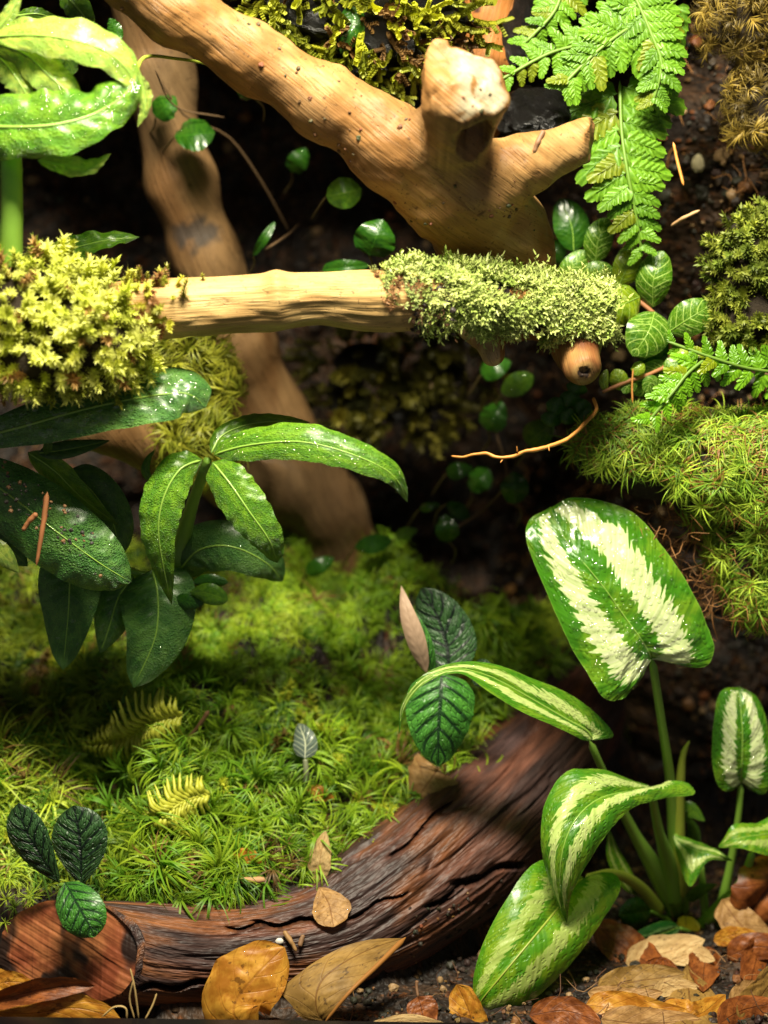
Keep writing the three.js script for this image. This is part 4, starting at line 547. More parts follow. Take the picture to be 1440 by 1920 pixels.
{ // far left plant
  const t = thing('broad_leaf_plant', 'left edge plant with a glossy beaded leaf above a leaf strewn with debris', 'plant', P(60, 1060, -2));
  leafPart(t, spine([[-60, 828, -0.6], [60, 795, 0], [180, 762, 0.3], [290, 742, 0.3], [352, 738, 0.1], [386, 764, -0.3]], 52, { seed: 21, bumpy: 0.05, prof: (x) => Math.pow(Math.sin(Math.PI * Math.pow(x, 1.1)), 0.4), tl: -0.9, tr: 0.35, arch: 0.06, ripple: 0.07 }), M.lanceMid, { nu: 30, nv: 80, rib: 5, drops: 260, dropSize: 0.001, seed: 31, label: 'long glossy leaf covered in water beads' });
  leafPart(t, spine([[-80, 860, -1.6], [20, 930, -0.9], [110, 1000, -0.5], [190, 1058, -0.6], [246, 1092, -1]], 72, { seed: 23, prof: (x) => Math.pow(Math.sin(Math.PI * Math.pow(x, 0.9)), 0.6), ripple: 0.22, rippleN: 14, tl: -0.5, tr: -0.2 }), M.lanceMid, { nu: 34, nv: 80, rib: 4, drops: 25, dropSize: 0.0007, seed: 32, label: 'wavy edged leaf strewn with debris' });
  leafPart(t, spine([[130, 880, -3], [180, 930, -2.8], [215, 990, -2.8], [222, 1045, -3.2]], 46, { seed: 25, prof: ovate, ripple: 0.1 }), M.lanceDark, { rib: 3, drops: 20 });
  leafPart(t, spine([[52, 848, -1.4], [100, 880, -1.4], [150, 930, -1.6], [222, 985, -2.2]], 26, { seed: 26, tl: 0.6, tr: -0.8 }), M.lance, { rib: 3 });
  leafPart(t, spine([[70, 850, -1.2], [130, 842, -1.2], [206, 826, -1.6]], 17, { seed: 27, tl: -0.4, tr: 0.4 }), M.lanceDark, { rib: 2 });
  leafPart(t, spine([[86, 852, -0.8], [90, 835, -0.6], [93, 813, -0.6]], 9, { seed: 28 }), M.lance, {});
  leafPart(t, spine([[-30, 985, -1.6], [10, 1020, -1.4], [52, 1062, -1.6]], 34, { seed: 29 }), M.lanceDark, { rib: 2 });
  leafPart(t, spine([[-30, 1010, -0.6], [5, 1040, -0.4], [36, 1075, -0.6]], 20, { seed: 30 }), M.lancePale, {});
  part(t, 'stem', stem([[60, 848, -1.4, 9], [110, 900, -2, 9], [150, 960, -2.6, 10], [170, 1040, -3.4, 11], [180, 1110, -4, 11]]), M.petiole);
}
{ // top left plant
  const t = thing('bright_leaf_plant', 'pale bright green plant with curling leaves cut by the upper left edge', 'plant', P(22, 440, 0.5)), put = (p, w, o, q, m = M.lancePale) => leafPart(t, spine(p, w, { ripple: 0.5, rippleN: 10, arch: 0.05, serr: 0.18, serrN: 16, ...o }), m, { nu: 26, nv: 60, rib: 4, ...q });
  put([[-20, 70, 0.6], [50, 66, 1], [130, 74, 1.2], [205, 100, 1.1], [250, 150, 0.8], [262, 195, 0.6]], 42, { seed: 31, tl: -0.7, tr: 0.1 }, { drops: 60, dropSize: 0.0005 });
  put([[262, 140, 0.6], [268, 165, 0.6], [272, 200, 0.7], [258, 238, 0.7]], 15, { seed: 37, tl: 0.4 }, { rib: 2 });
  put([[-60, 234, 1.4], [20, 238, 1.7], [100, 234, 1.7], [180, 212, 1.3], [236, 175, 1.0], [258, 142, 0.7]], 70, { seed: 33, prof: (x) => Math.pow(Math.sin(Math.PI * Math.pow(lerp(0.12, 1, x), 0.72)), 0.75), tl: -0.35, tr: -0.1, arch: 0.12 }, { drops: 420, dropSize: 0.0006, seed: 41, rib: 6, label: 'large beaded leaf' }, M.lance);
  put([[-20, 78, 0.2], [45, 100, 0.5], [90, 140, 0.8], [130, 175, 0.9], [168, 215, 0.8]], 38, { seed: 34, tl: -0.5 }, { drops: 50, dropSize: 0.0005 });
  put([[-20, 90, 0], [15, 125, 0.3], [40, 160, 0.5], [60, 200, 0.5]], 32, { seed: 35 }, {});
  put([[-10, 62, 0.6], [15, 30, 0.6], [42, -20, 0.4]], 17, { seed: 36 }, {});
  put([[70, 300, 1.1], [120, 310, 1], [170, 312, 0.8], [208, 288, 0.6]], 20, { seed: 38, tl: -0.3, tr: 0.2 }, { rib: 2 });
  put([[40, 496, -2.2], [110, 474, -2], [190, 452, -2.1], [262, 444, -2.6]], 27, { seed: 39, tl: -0.5, tr: 0.3 }, { rib: 3 }, M.lance);
  put([[110, -20, -4], [150, 20, -3.8], [178, 60, -4]], 26, { seed: 42 }, {}, M.lance);
  put([[30, 30, -3], [70, 26, -3], [120, 42, -3.4]], 14, { seed: 43 }, {}, M.lance);
  put([[226, 80, -6], [216, 55, -6], [205, 34, -6]], 14, { seed: 44, prof: oval }, { rib: 0 }, M.dark);
  put([[120, 118, -3], [96, 100, -3], [62, 84, -3.2]], 18, { seed: 45 }, { rib: 0 }, M.lance);
  put([[138, 140, -3], [128, 118, -3], [105, 108, -3.2]], 18, { seed: 46 }, { rib: 0 }, M.lance);
  part(t, 'stem', stem([[-10, 180, 0.2, 15], [16, 260, 0.4, 19], [22, 350, 0.5, 20], [18, 560, 0.0, 22]], 16, 30, 0.1), M.petiole);
  part(t, 'shoot', stem([[252, 146, 0.5, 4], [270, 108, -1, 3.4], [330, 110, -3, 3], [395, 122, -5, 2.8], [440, 148, -7, 2.6]]), M.petioleYellow);
}
{ // dark veined plants
  const mk = (label, base, list) => { const t = thing('veined_plant', label, 'plant', base); for (const [p, w, m, o] of list) leafPart(t, spine(p, w, { ripple: 0.05, serr: 0.04, serrN: 50, quilt: 0.03, veins: 7, ...o }), m, { nu: 30, nv: 40, drops: 0 }); return t; };
  const t = mk('small dark green veined plant growing out of the moss on the sawn log end', P(120, 1662, 0.6), [[[[112, 1656, 0.2], [76, 1604, 0.4], [48, 1555, 0.4], [34, 1506, 0.2]], 37, M.jewelDark, { seed: 3, prof: obovate }], [[[152, 1660, 0], [152, 1610, -0.1], [148, 1560, -0.2], [138, 1510, -0.5]], 54, M.jewelDark, { seed: 4, prof: obovate }], [[[122, 1654, 1.0], [142, 1690, 1.9], [164, 1728, 2.3], [178, 1757, 2.3]], 45, M.jewel, { seed: 5, prof: oval }]]);
  part(t, 'stem', stem([[150, 1655, 0, 5], [125, 1660, 0.6, 6], [112, 1660, 0.3, 5]]), M.petiole);
  const q = mk('round veined leaves on the rear rim of the dark log, under the arching striped leaf', P(820, 1262, -4), [[[[828, 1262, -3.4], [826, 1310, -2.9], [822, 1375, -2.6], [822, 1437, -2.5]], 66, M.jewel, { seed: 7, prof: ovate }], [[[842, 1258, -4.4], [838, 1210, -4.8], [820, 1155, -5.2], [790, 1102, -5.6]], 58, M.jewelDark, { seed: 8, prof: ovate }], [[[812, 1262, -4.2], [802, 1222, -4.1], [786, 1175, -4.3], [772, 1140, -4.6]], 14, M.jewel, { seed: 9 }], [[[890, 1285, -4.6], [905, 1262, -4.8], [900, 1235, -5]], 22, M.jewelDark, { seed: 10, prof: oval }]]);
  leafPart(q, spine([[800, 1262, -4.1], [782, 1205, -3.9], [764, 1150, -4.1], [752, 1098, -4.6]], 18, { seed: 12 }), phys({ color: new THREE.Color(0.42, 0.28, 0.18), roughness: 0.6, transmission: 0.15, bumpMap: leafBump, bumpScale: 0.0002 }), { label: 'folded leaf showing its pale pinkish underside' });
  const w = thing('seedling', 'tiny grey green seedling with white veins standing in the moss', 'plant', G(574, 1460)), z = Gz(574, 1450, 0.004) + 0.6;
  leafPart(w, spine([[572, 1422, z], [572, 1390, z - 0.2], [560, 1356, z - 0.8]], 23, { prof: ovate, seed: 3 }), phys({ ...gloss, map: tex(128, 256, (u, v) => { const a = S(u), k = (v - 0.28 * a) * 6, l = Math.abs(k - Math.round(k)) / 6; return mix3([0.42, 0.48, 0.44], [0.88, 0.9, 0.76], Math.max(sstep(0.09, 0.03, a), sstep(0.02, 0.008, l) * 0.7)); }) }));
  part(w, 'stem', stem([[572, 1422, z, 5], [574, 1445, z + 0.1, 6], [574, 1470, z, 6]]), phys({ color: new THREE.Color(0.2, 0.22, 0.12), roughness: 0.5 }));
}
{ // creeping fig with pale veined leaves on the right wall
  const t = thing('creeping_fig', 'creeping vine with pale veined oval leaves climbing beside the fern', 'vine', P(1225, 590, -6)), put = (p, w, o, m = M.fig, q = {}) => leafPart(t, spine(p, w, { prof: oval, ripple: 0.06, arch: 0.08, quilt: 0.012, veins: 7, vk: 0.5, ...o }), m, { nu: 22, nv: 26, rib: 2, ...q });
  put([[1076, 472, -8.2], [1072, 425, -8.2], [1050, 372, -8.6]], 34, { seed: 1, tl: -0.2 }, M.dark); put([[1116, 497, -7.2], [1122, 450, -6.9], [1140, 408, -7.2]], 27, { seed: 2 }); put([[1160, 536, -6.4], [1176, 500, -6.2], [1186, 455, -6.5]], 27, { seed: 3 }, M.figLight); put([[1224, 576, -6], [1226, 522, -5.6], [1244, 470, -6]], 34, { seed: 4, tl: -0.5 });
  put([[1050, 526, -7.4], [1074, 500, -7.2], [1100, 470, -7.4]], 22, { seed: 5, tl: -0.4 }); put([[1086, 524, -6.8], [1115, 514, -6.5], [1152, 506, -6.6]], 24, { seed: 6 }); put([[1200, 556, -5.6], [1165, 572, -5.0], [1126, 588, -4.9]], 40, { seed: 7, ripple: 0.3 }, M.figLight); put([[1228, 584, -5.4], [1216, 622, -4.8], [1186, 668, -4.6]], 43, { seed: 8 }, M.fig, { drops: 10 }); put([[1254, 622, -5.2], [1294, 596, -4.8], [1337, 570, -5]], 34, { seed: 9 });
  put([[1254, 640, -5.8], [1232, 660, -5.6], [1200, 678, -5.6]], 26, { seed: 10 }, M.dark); put([[1262, 688, -5.4], [1226, 706, -5.2], [1182, 738, -5.2]], 30, { seed: 11 }); put([[1250, 672, -5], [1264, 692, -4.8], [1262, 722, -4.8]], 22, { seed: 12 }); put([[1268, 690, -5], [1276, 668, -5], [1270, 655, -5.2]], 17, { seed: 13 }, M.figLight);
  put([[1162, 732, -5], [1160, 712, -4.8], [1152, 692, -4.9]], 18, { seed: 14 }, M.figLight); put([[1136, 734, -4.8], [1132, 714, -4.7], [1138, 692, -4.9]], 9, { seed: 15 }, M.figLight); put([[1192, 705, -4.8], [1196, 690, -4.8], [1190, 680, -5]], 14, { seed: 16 }, M.figLight); put([[1190, 735, -5], [1180, 722, -4.9], [1168, 738, -4.8]], 14, { seed: 17 }); put([[1235, 730, -4.9], [1220, 718, -4.8], [1212, 738, -4.8]], 15, { seed: 18 });
  for (const [x, y, w, s] of [[1068, 748, 16, 1], [1042, 762, 18, 2], [1090, 762, 15, 3], [1064, 780, 16, 4], [1100, 778, 17, 5], [1032, 786, 13, 6], [1080, 728, 12, 7]]) put([[x + 22, y + 5, -5.8], [x, y, -5.6], [x - 18, y - 6, -5.8]], w, { seed: s + 30, tl: -0.4 }, M.dark, { nu: 12, nv: 14, rib: 0 });
  part(t, 'vine_stem', stem([[1056, 455, -8.8, 3], [1112, 500, -7.6, 3.5], [1165, 540, -6.6, 4], [1215, 578, -6, 4.5], [1252, 618, -5.8, 4.5], [1258, 660, -5.6, 4], [1244, 690, -5.2, 4], [1180, 714, -4.9, 4], [1130, 735, -4.7, 4]]), phys({ color: new THREE.Color(0.34, 0.14, 0.05), roughness: 0.6 }));
  M.root = phys({ color: new THREE.Color(0.62, 0.26, 0.05), roughness: 0.5 });
  const rt = thing('bare_root', 'thin orange bare root reaching left out of the moss cushion into the dark', 'root', P(1115, 760, -3.4));
  part(rt, 'root', stem([[1112, 745, -3.6, 3], [1118, 768, -3.2, 3.4], [1100, 790, -2.8, 3.4], [1062, 824, -2.2, 3.8], [1010, 842, -1.8, 4], [985, 846, -1.8, 3.2], [960, 856, -1.9, 3.2], [930, 857, -2, 3], [912, 850, -2.1, 3], [890, 852, -2.2, 2.8], [866, 857, -2.3, 2.4], [846, 855, -2.4, 1.8]], 9, 80, 0.5), M.root);
  for (const p of [[[970, 848, -1.8, 2], [969, 836, -1.7, 1]], [[1028, 835, -1.8, 2], [1030, 846, -1.7, 1.2]], [[945, 858, -2, 2], [938, 868, -1.9, 1]]]) part(rt, 'rootlet', stem(p, 5, 6), M.root);
  part(rt, 'rootlet', stem([[1186, 756, -4, 2.2], [1185, 725, -4.2, 2], [1187, 690, -4.4, 1.6]], 6, 10), M.root);
}
M.stalk = phys({ color: new THREE.Color(0.14, 0.1, 0.03), roughness: 0.6 });
{ // small leaves deep in the hollow
  const t = thing('hollow_vine', 'dark small leaved vine scattered over the shaded back of the hollow', 'vine', P(640, 400, -15)), list = [[365, 252, -10.5, 38, 30, 0.1], [310, 200, -10.5, 27, 26, 0.8], [462, 165, -9, 24, 20, 2.2], [645, 362, -9, 34, 30, 0.2], [705, 445, -7.5, 36, 40, 1.2], [648, 502, -9, 44, 16, 0.1], [495, 448, -9, 38, 9, 1.0], [928, 780, -12, 30, 26, 1.1], [1012, 812, -9, 32, 28, 0.7], [965, 915, -9.5, 30, 27, 1.6], [862, 882, -12, 25, 16, 0.2], [838, 990, -11, 26, 22, 1.7], [700, 1020, -12, 36, 18, 0.2], [762, 1000, -12.5, 22, 12, 0.3], [806, 950, -11.5, 20, 9, 0.2], [860, 958, -12, 26, 15, -0.6], [930, 690, -12, 30, 20, 0.4], [600, 1060, -12, 30, 16, 0.5], [970, 720, -11, 34, 22, 0.5], [560, 300, -14, 26, 20, 1.0], [780, 560, -14, 28, 20, 0.5], [900, 900, -14, 26, 22, 0.9], [1040, 470, -10, 30, 24, 0.8]];
  list.forEach(([x, y, z, l, w, a], i) => leafPart(t, spine([[x - Math.cos(a) * l, y + Math.sin(a) * l, z - 0.2], [x, y, z + 0.2], [x + Math.cos(a) * l, y - Math.sin(a) * l, z - 0.1]], w, { prof: i % 3 ? ovate : oval, seed: 50 + i, tl: -1.2 + 0.23 * (i % 7), tr: 0.5 - 0.2 * (i % 5), arch: 0.02 + 0.03 * (i % 3), ripple: 0.25, quilt: 0.006 }), i % 5 === 3 ? M.lance : M.dark, { nu: 16, nv: 20, drops: i === 9 || i === 11 || i === 7 ? 8 : 2, dropSize: 0.0011, seed: i }));
  for (const [x, y, z, l, w, a] of list) { const bx = x - Math.cos(a) * l, by = y + Math.sin(a) * l; part(t, 'leaf_stalk', stem([[bx, by, z - 0.2, 2], [bx - Math.cos(a + 0.7) * 18, by + 16, z - 0.8, 2], [bx - Math.cos(a) * 30, by + 44, z - 2.5, 1.6]], 5, 8), M.stalk); }
  for (const p of [[[300, 150, -10, 2], [345, 215, -11, 2], [430, 258, -13, 2], [490, 340, -14, 2], [540, 430, -15, 2]], [[290, 130, -8, 1.6], [330, 200, -10, 1.6], [420, 220, -11, 1.4]], [[495, 470, -9.2, 2.5], [540, 440, -12, 2.5], [560, 420, -15, 2]], [[930, 810, -12.2, 3], [950, 900, -10.5, 3], [900, 960, -12, 3], [840, 1000, -11.5, 3]]]) part(t, 'vine_stem', stem(p), phys({ color: new THREE.Color(0.12, 0.07, 0.03), roughness: 0.7 }));
  const u = thing('hanging_leaf', 'single beaded green leaf hanging in the braided moss at the top', 'leaf', P(652, 12, -5.4)); leafPart(u, spine([[662, 12, -5.6], [660, 50, -5.2], [640, 102, -5.2]], 25, { prof: ovate, seed: 4 }), M.dark, { drops: 60, dropSize: 0.0005 });
}

// ---------------------------------------------------------------- ferns
const FAN = [0, 1, 2, 3].map((k) => { // a leaflet cut into small toothed lobes either side of its axis
  const r = rng(70 + k), list = [], n = 4 + (k & 1);
  const lobe = (ox, oy, ang, L, w, sd) => list.push(grid(8, 4, (uu, v) => { const u = uu * 2 - 1, t = 1 - 0.28 * u * u + 0.17 * (Math.abs(Math.cos(u * 4.4 + sd)) - 0.5) * v * v, x = v * L * t, y = u * w * (0.1 + 0.9 * sstep(0, 0.62, v)), c = Math.cos(ang), q = Math.sin(ang), X = ox + x * c - y * q, Y = oy + x * q + y * c; return V(X, Y, -0.2 * X * X - 0.5 * Y * Y + 0.03 * Math.cos(u * 5) * v + 0.05 * (n3(X * 7, Y * 7, k) - 0.5)); }));
  for (let i = 0; i < n; i++) for (const sd of [-1, 1]) { const s = 0.06 + 0.68 * (i + (sd > 0 ? 0.35 : 0)) / n, L = (0.36 - 0.2 * s) * (0.85 + 0.3 * r()); lobe(s, 0, sd * (0.95 - 0.25 * s + 0.2 * (r() - 0.5)), L, L * 0.44, r() * 3); }
  lobe(0.66, 0, 0.1 * (r() - 0.5), 0.34, 0.14, k); lobe(0, 0, 0, 0.72, 0.03, k); return mergeGeometries(list);
});
const fernMap = tex(128, 128, (u, v) => { const m = fbm(u * 10, v * 10, 3, 3), r = Math.abs(u - 0.5) * 2; return mix3(mix3([0.28, 0.49, 0.06], [0.47, 0.67, 0.12], m), [0.55, 0.76, 0.26], sstep(0.12, 0.02, r) * 0.35 + sstep(0.93, 1, v) * 0.3); });
M.fern = phys({ ...gloss, roughness: 0.55, map: fernMap, transmission: 0.3, clearcoat: 0.22, clearcoatRoughness: 0.25 }); M.fernPale = phys({ ...gloss, map: fernMap, color: new THREE.Color(1.5, 1.35, 1.7), transmission: 0.35, clearcoat: 0.2 });
M.ferns = []; M.fernPales = []; for (let i = 0; i < 10; i++) { const c = i === 9 ? [1.5, 0.8, 0.5] : [0.8 + 0.06 * i, 0.78 + 0.045 * i, 0.7 + 0.05 * i]; for (const [to, from, k] of [[M.ferns, M.fern, 1], [M.fernPales, M.fernPale, 1.45]]) { const m = from.clone(); m.color.setRGB(c[0] * k, c[1] * k, c[2] * k); to.push(m); } }
const M_fernStem = phys({ color: new THREE.Color(0.14, 0.26, 0.03), roughness: 0.5 });
function frond(t, pts, n, w0, w1, o = {}) {
  const f = part(t, 'frond', stem(pts.map((p) => [...p, o.r ?? 3.2]), 6, 30), M_fernStem), c = new THREE.CatmullRomCurve3(pts.map((p) => V(p[0], p[1], p[2] * 50)), false, 'centripetal'), r = rng(o.seed ?? 5), mt = new THREE.Matrix4();
  for (let i = 0; i < n; i++) for (const sd of [-1, 1]) {
    const s = (i + 0.3 + (sd > 0 ? 0.4 : 0)) / n, p = c.getPoint(s), g = c.getTangent(s), a0 = Math.atan2(g.y, g.x), a = a0 + sd * (o.open ?? 1.2) * (1 - 0.25 * s) + (r() - 0.5) * 0.25, z = p.z / 50, len = lerp(w0, w1, Math.pow(s, o.pow ?? 1)) * (0.85 + 0.3 * r()) * (sd < 0 ? o.left ?? 1 : o.right ?? 1);
    const b = P(p.x, p.y, z), e = P(p.x + Math.cos(a) * len, p.y + Math.sin(a) * len, z + (0.25 - 0.5 * r()) + (o.fall ?? 0.1)), X = e.sub(b), L = X.length(); X.normalize(); const N = V((r() - 0.5) * 0.6, 0.35 + (r() - 0.5) * 0.5, 1).addScaledVector(X, 0).normalize(), Y = N.clone().cross(X).normalize(), Z = X.clone().cross(Y); mt.makeBasis(X, Y, Z);
    const m = shadows(new THREE.Mesh(FAN[Math.floor(r() * 4)], (o.mat ?? M.ferns)[Math.floor(r() * 9.99)])); m.name = 'leaflet'; m.quaternion.setFromRotationMatrix(mt); m.scale.set(L, L * (o.fat ?? 0.95), L); m.position.copy(b); for (let q = f; q && q !== scene; q = q.parent) m.position.sub(q.position); f.add(m);
  }
  return f;
}
{
  const t = thing('fern', 'bright green fern with lobed leaflets hanging down the upper right', 'fern', P(1180, 60, -6.5));
  frond(t, [[1210, 10, -7], [1130, 70, -6.8], [1030, 100, -6.5], [938, 150, -6.2]], 12, 66, 30, { seed: 3, open: 1.25, fat: 1 });
  frond(t, [[1060, -40, -7.4], [1040, 20, -7], [985, 80, -6.8]], 7, 62, 34, { seed: 4 });
  frond(t, [[1162, 150, -6.4], [1166, 250, -5.8], [1178, 330, -5.4], [1192, 400, -5.4], [1204, 474, -5.6]], 12, 124, 34, { seed: 5, open: 1.3, fat: 0.95, fall: 0.15 });
  frond(t, [[1270, 0, -6.4], [1190, 45, -5.8], [1120, 96, -5.4], [1050, 165, -5.2]], 15, 104, 40, { seed: 6, open: 1.2, fat: 0.95, left: 1.0, right: 0.85, fall: 0.2 });
  frond(t, [[1180, -30, -6], [1220, 60, -5.6], [1240, 120, -5.4], [1225, 190, -5.4]], 13, 72, 38, { seed: 7, fat: 1 });
  const u = thing('fern', 'small pale green fern sprouting over the moss cushion at the right edge', 'fern', P(1300, 720, -3.6));
  frond(u, [[1470, 700, -4], [1400, 690, -3.6], [1340, 672, -3.4], [1250, 640, -3.6]], 8, 52, 28, { seed: 8, mat: M.fernPales }); frond(u, [[1340, 660, -3.8], [1290, 700, -3.2], [1262, 735, -2.9], [1216, 790, -2.9]], 8, 46, 38, { seed: 9, mat: M.fernPales });
}

// ---------------------------------------------------------------- fallen leaves
const litterPixel = (seed, a, b, vein) => (u, v) => { const s = S(u), sd = u < 0.5 ? 0.37 : 0, q = (v - 0.3 * s + 0.05 * (fbm(u * 4, v * 6, seed + 9, 2) - 0.5)) * 6 + sd, l = Math.abs(q - Math.round(q)) / 6, m = fbm(u * 5, v * 9, seed, 4), f = fbm(u * 30, v * 50, seed + 2, 3), w = cells(u * 16, v * 26, seed); let c = mix3(a, b, sstep(0.3, 0.7, m * 0.7 + f * 0.3)); c = mix3(c, vein, Math.max(sstep(0.05, 0.01, s) * 0.6, sstep(0.007, 0.001, l) * 0.35, sstep(0.06, 0, w[1]) * 0.12)); if (fbm(u * 14, v * 20, seed + 6, 4) > 0.74) c = mix3(c, [a[0] * 0.4, a[1] * 0.35, a[2] * 0.35], 0.45); return c; };
const litter = (seed, a, b, v, o = {}) => phys({ map: tex(256, 384, litterPixel(seed, a, b, v)), bumpMap: tex(256, 384, (x, y) => { const s = S(x), q = (y - 0.3 * s + 0.05 * (fbm(x * 4, y * 6, seed + 9, 2) - 0.5)) * 6 + (x < 0.5 ? 0.37 : 0), l = Math.abs(q - Math.round(q)) / 6; return 0.5 + 0.35 * fbm(x * 14, y * 22, seed, 4) - 0.2 * sstep(0.01, 0.002, l) - 0.3 * sstep(0.05, 0.01, s); }, false), bumpScale: 0.0003, roughness: 0.58, specularIntensity: 0.6, transmission: 0.15, thickness: 0, ...o });
const GOLD = litter(3, [0.66, 0.42, 0.12], [0.82, 0.6, 0.22], [0.62, 0.4, 0.14], { roughness: 0.42 }), TAN = litter(5, [0.58, 0.43, 0.24], [0.74, 0.58, 0.36], [0.44, 0.27, 0.12]), OLIVE = litter(7, [0.5, 0.38, 0.17], [0.64, 0.5, 0.25], [0.38, 0.23, 0.08]), BROWN = litter(9, [0.42, 0.22, 0.09], [0.62, 0.36, 0.16], [0.28, 0.13, 0.05], { roughness: 0.45 }), PALE = litter(11, [0.78, 0.64, 0.42], [0.86, 0.74, 0.52], [0.66, 0.48, 0.28]);
function fallen(label, pts, w, mat, o = {}) { if (pts[0][0] > 1000) { const zs = pts.map((p) => Gz(p[0], p[1], 0.001)); pts = pts.map((p, i) => [p[0], p[1], Math.max(p[2], zs[i] + 0.35)]); if (w < 31) { const n = pts.length, cx = pts.reduce((s, p) => s + p[0], 0) / n, cy = pts.reduce((s, p) => s + p[1], 0) / n; pts = pts.map((p) => [cx + (p[0] - cx) * 1.35, cy + (p[1] - cy) * 1.35, p[2] + 0.1]); w *= 1.3; } } const t = thing('fallen_leaf', label, 'leaf', P(...pts[0]), 'fallen leaves'); const s = spine(pts, w, { prof: o.seed % 2 ? ovate : (x) => 0.35 * lance(x) + 0.65 * ovate(x), ripple: 0.3, rippleN: 3, arch: 0.0, cup: o.seed % 3 ? 0.1 : -0.08, bumpy: 0.07, quilt: 0.002, serr: 0.16, serrN: 9, ...o, tr: o.tr ?? -0.85 * (o.tl ?? -0.3) }); leafPart(t, s, mat, { name: 'blade', nu: 20, nv: 34, drops: o.drops ?? 0, dropSize: 0.0006 }); if (o.stalk) part(t, 'stalk', stem(o.stalk), M.twig); return t; }
M.twig = phys({ color: new THREE.Color(0.2, 0.1, 0.045), roughness: 0.6 });
fallen('broad golden wet leaf against the log at the bottom, left of the half leaf', [[470, 1940, 3.0], [440, 1890, 2.8], [480, 1830, 2.4], [534, 1776, 1.9]], 74, GOLD, { seed: 3, drops: 12, prof: oval, wl: 1.05, wr: 1.0 });
{ const t = thing('fallen_leaf', 'torn brown half leaf with a dark crack along its midrib, bottom centre', 'leaf', P(605, 1915, 2.8), 'fallen leaves');
  leafPart(t, sheet([[606, 1917, 2.9], [566, 1908, 2.8], [545, 1882, 2.6], [528, 1858, 2.3], [572, 1816, 2.0], [630, 1782, 1.4], [690, 1762, 0.9], [756, 1759, 0.3]], [[607, 1917, 2.9], [596, 1900, 2.9], [592, 1872, 2.8], [602, 1840, 2.5], [634, 1812, 2.1], [672, 1790, 1.5], [710, 1774, 0.9], [757, 1760, 0.3]], [[608, 1917, 2.9], [618, 1902, 3.0], [636, 1880, 2.9], [658, 1856, 2.6], [682, 1834, 2.2], [706, 1808, 1.6], [730, 1784, 1.0], [758, 1761, 0.3]], { seed: 3, arch: 0.03, ripple: 0.05, quilt: 0.01 }), OLIVE, { name: 'blade', nu: 24, nv: 40 });
  part(t, 'midrib', stem([[608, 1918, 3.05, 3], [656, 1860, 2.8, 4], [708, 1810, 1.8, 5], [760, 1758, 0.5, 6]]), litter(21, [0.6, 0.4, 0.18], [0.68, 0.46, 0.2], [0.5, 0.3, 0.1])); }
fallen('flat ochre leaf under two others in the bottom left corner', [[-40, 1862, 2.6], [10, 1842, 2.6], [66, 1846, 2.5]], 28, GOLD, { seed: 4 });
fallen('rolled dark backed leaf lying across the others at bottom left', [[-30, 1886, 3.1], [50, 1862, 3.2], [120, 1850, 3.1], [178, 1849, 2.9]], 24, BROWN, { seed: 5, tl: 0.5, tr: 0.6 });
fallen('broken ochre leaf lowest in the bottom left corner', [[-20, 1896, 3.0], [60, 1900, 3.1], [140, 1890, 3.1], [226, 1910, 2.9]], 36, GOLD, { seed: 6, prof: oval });
{ const z = (x, y, d = 0.25) => hit(x, y, [M.log, wallMesh], d) ?? Gz(x, y, 0.004);
  const L = (x, y) => [x, y, z(x, y)]; fallen('split tan leaf lying on top of the log below the pale upright leaf', [L(598, 1664), L(618, 1698), L(626, 1738)], 40, TAN, { seed: 7, prof: obovate, drops: 10 });
  const zz = Gz(600, 1650, 0.006) + 0.3; fallen('small pale cream leaf standing upright in the front of the moss', [[597, 1654, zz], [600, 1610, zz], [610, 1558, zz - 0.3]], 23, PALE, { seed: 8 });
  const o = Gz(460, 1612, 0.008); fallen('orange leaf fragment on the front of the moss', [[430, 1612, o], [460, 1606, o + 0.2], [492, 1616, o]], 18, GOLD, { seed: 9, prof: oval });
  const t2 = Gz(810, 1480, 0.006) + 0.6; fallen('tan leaf tucked under the round veined leaves at the log rim', [[768, 1520, t2], [795, 1478, t2 + 0.1], [822, 1440, t2 - 0.4]], 52, TAN, { seed: 10, prof: (x) => sstep(0, 0.7, x) * 0.9 + 0.05 });
  const o3 = Gz(600, 1485, 0.006); fallen('half buried orange leaf in the middle of the moss', [[575, 1478, o3], [600, 1488, o3 + 0.2], [628, 1500, o3]], 16, GOLD, { seed: 12, ripple: 0.4 }); }
fallen('upright golden leaf at the bottom just left of the yellow green striped leaf', [[888, 1945, 1.8], [880, 1905, 1.6], [856, 1846, 1.0]], 40, GOLD, { seed: 13, prof: (x) => 1 - 0.5 * x * x - 0.5 * sstep(0.9, 1, x), drops: 6 });
fallen('small rust leaf with its stalk up at the bottom edge', [[784, 1868, 1.4], [792, 1895, 1.7], [800, 1945, 2]], 32, BROWN, { seed: 14, prof: ovate, stalk: [[784, 1870, 1.4, 3], [781, 1850, 1.2, 3], [782, 1838, 1.1, 4]] });
fallen('cream leaf edge along the bottom below the small red brown leaf', [[690, 1925, 2.4], [770, 1914, 2.4], [850, 1926, 2.3]], 14, PALE, { seed: 15 });
fallen('glossy orange brown leaf under the small spear leaf at the plant base', [[1112, 1730, -4.4], [1160, 1768, -3.7], [1206, 1800, -3.2], [1246, 1824, -3]], 42, BROWN, { seed: 16, prof: oval, tl: -0.6 });
fallen('pale tan leaf right of the spear leaf at the plant base', [[1192, 1800, -3.8], [1240, 1788, -3.5], [1302, 1768, -3.6]], 30, PALE, { seed: 17, prof: ovate, tl: -0.7 });
fallen('large wet brown leaf leaning at the right edge behind the stems', [[1490, 1600, -5.8], [1450, 1650, -5], [1405, 1700, -4.6], [1375, 1725, -4.6]], 62, BROWN, { seed: 18, prof: oval, arch: 0.25, drops: 12 });
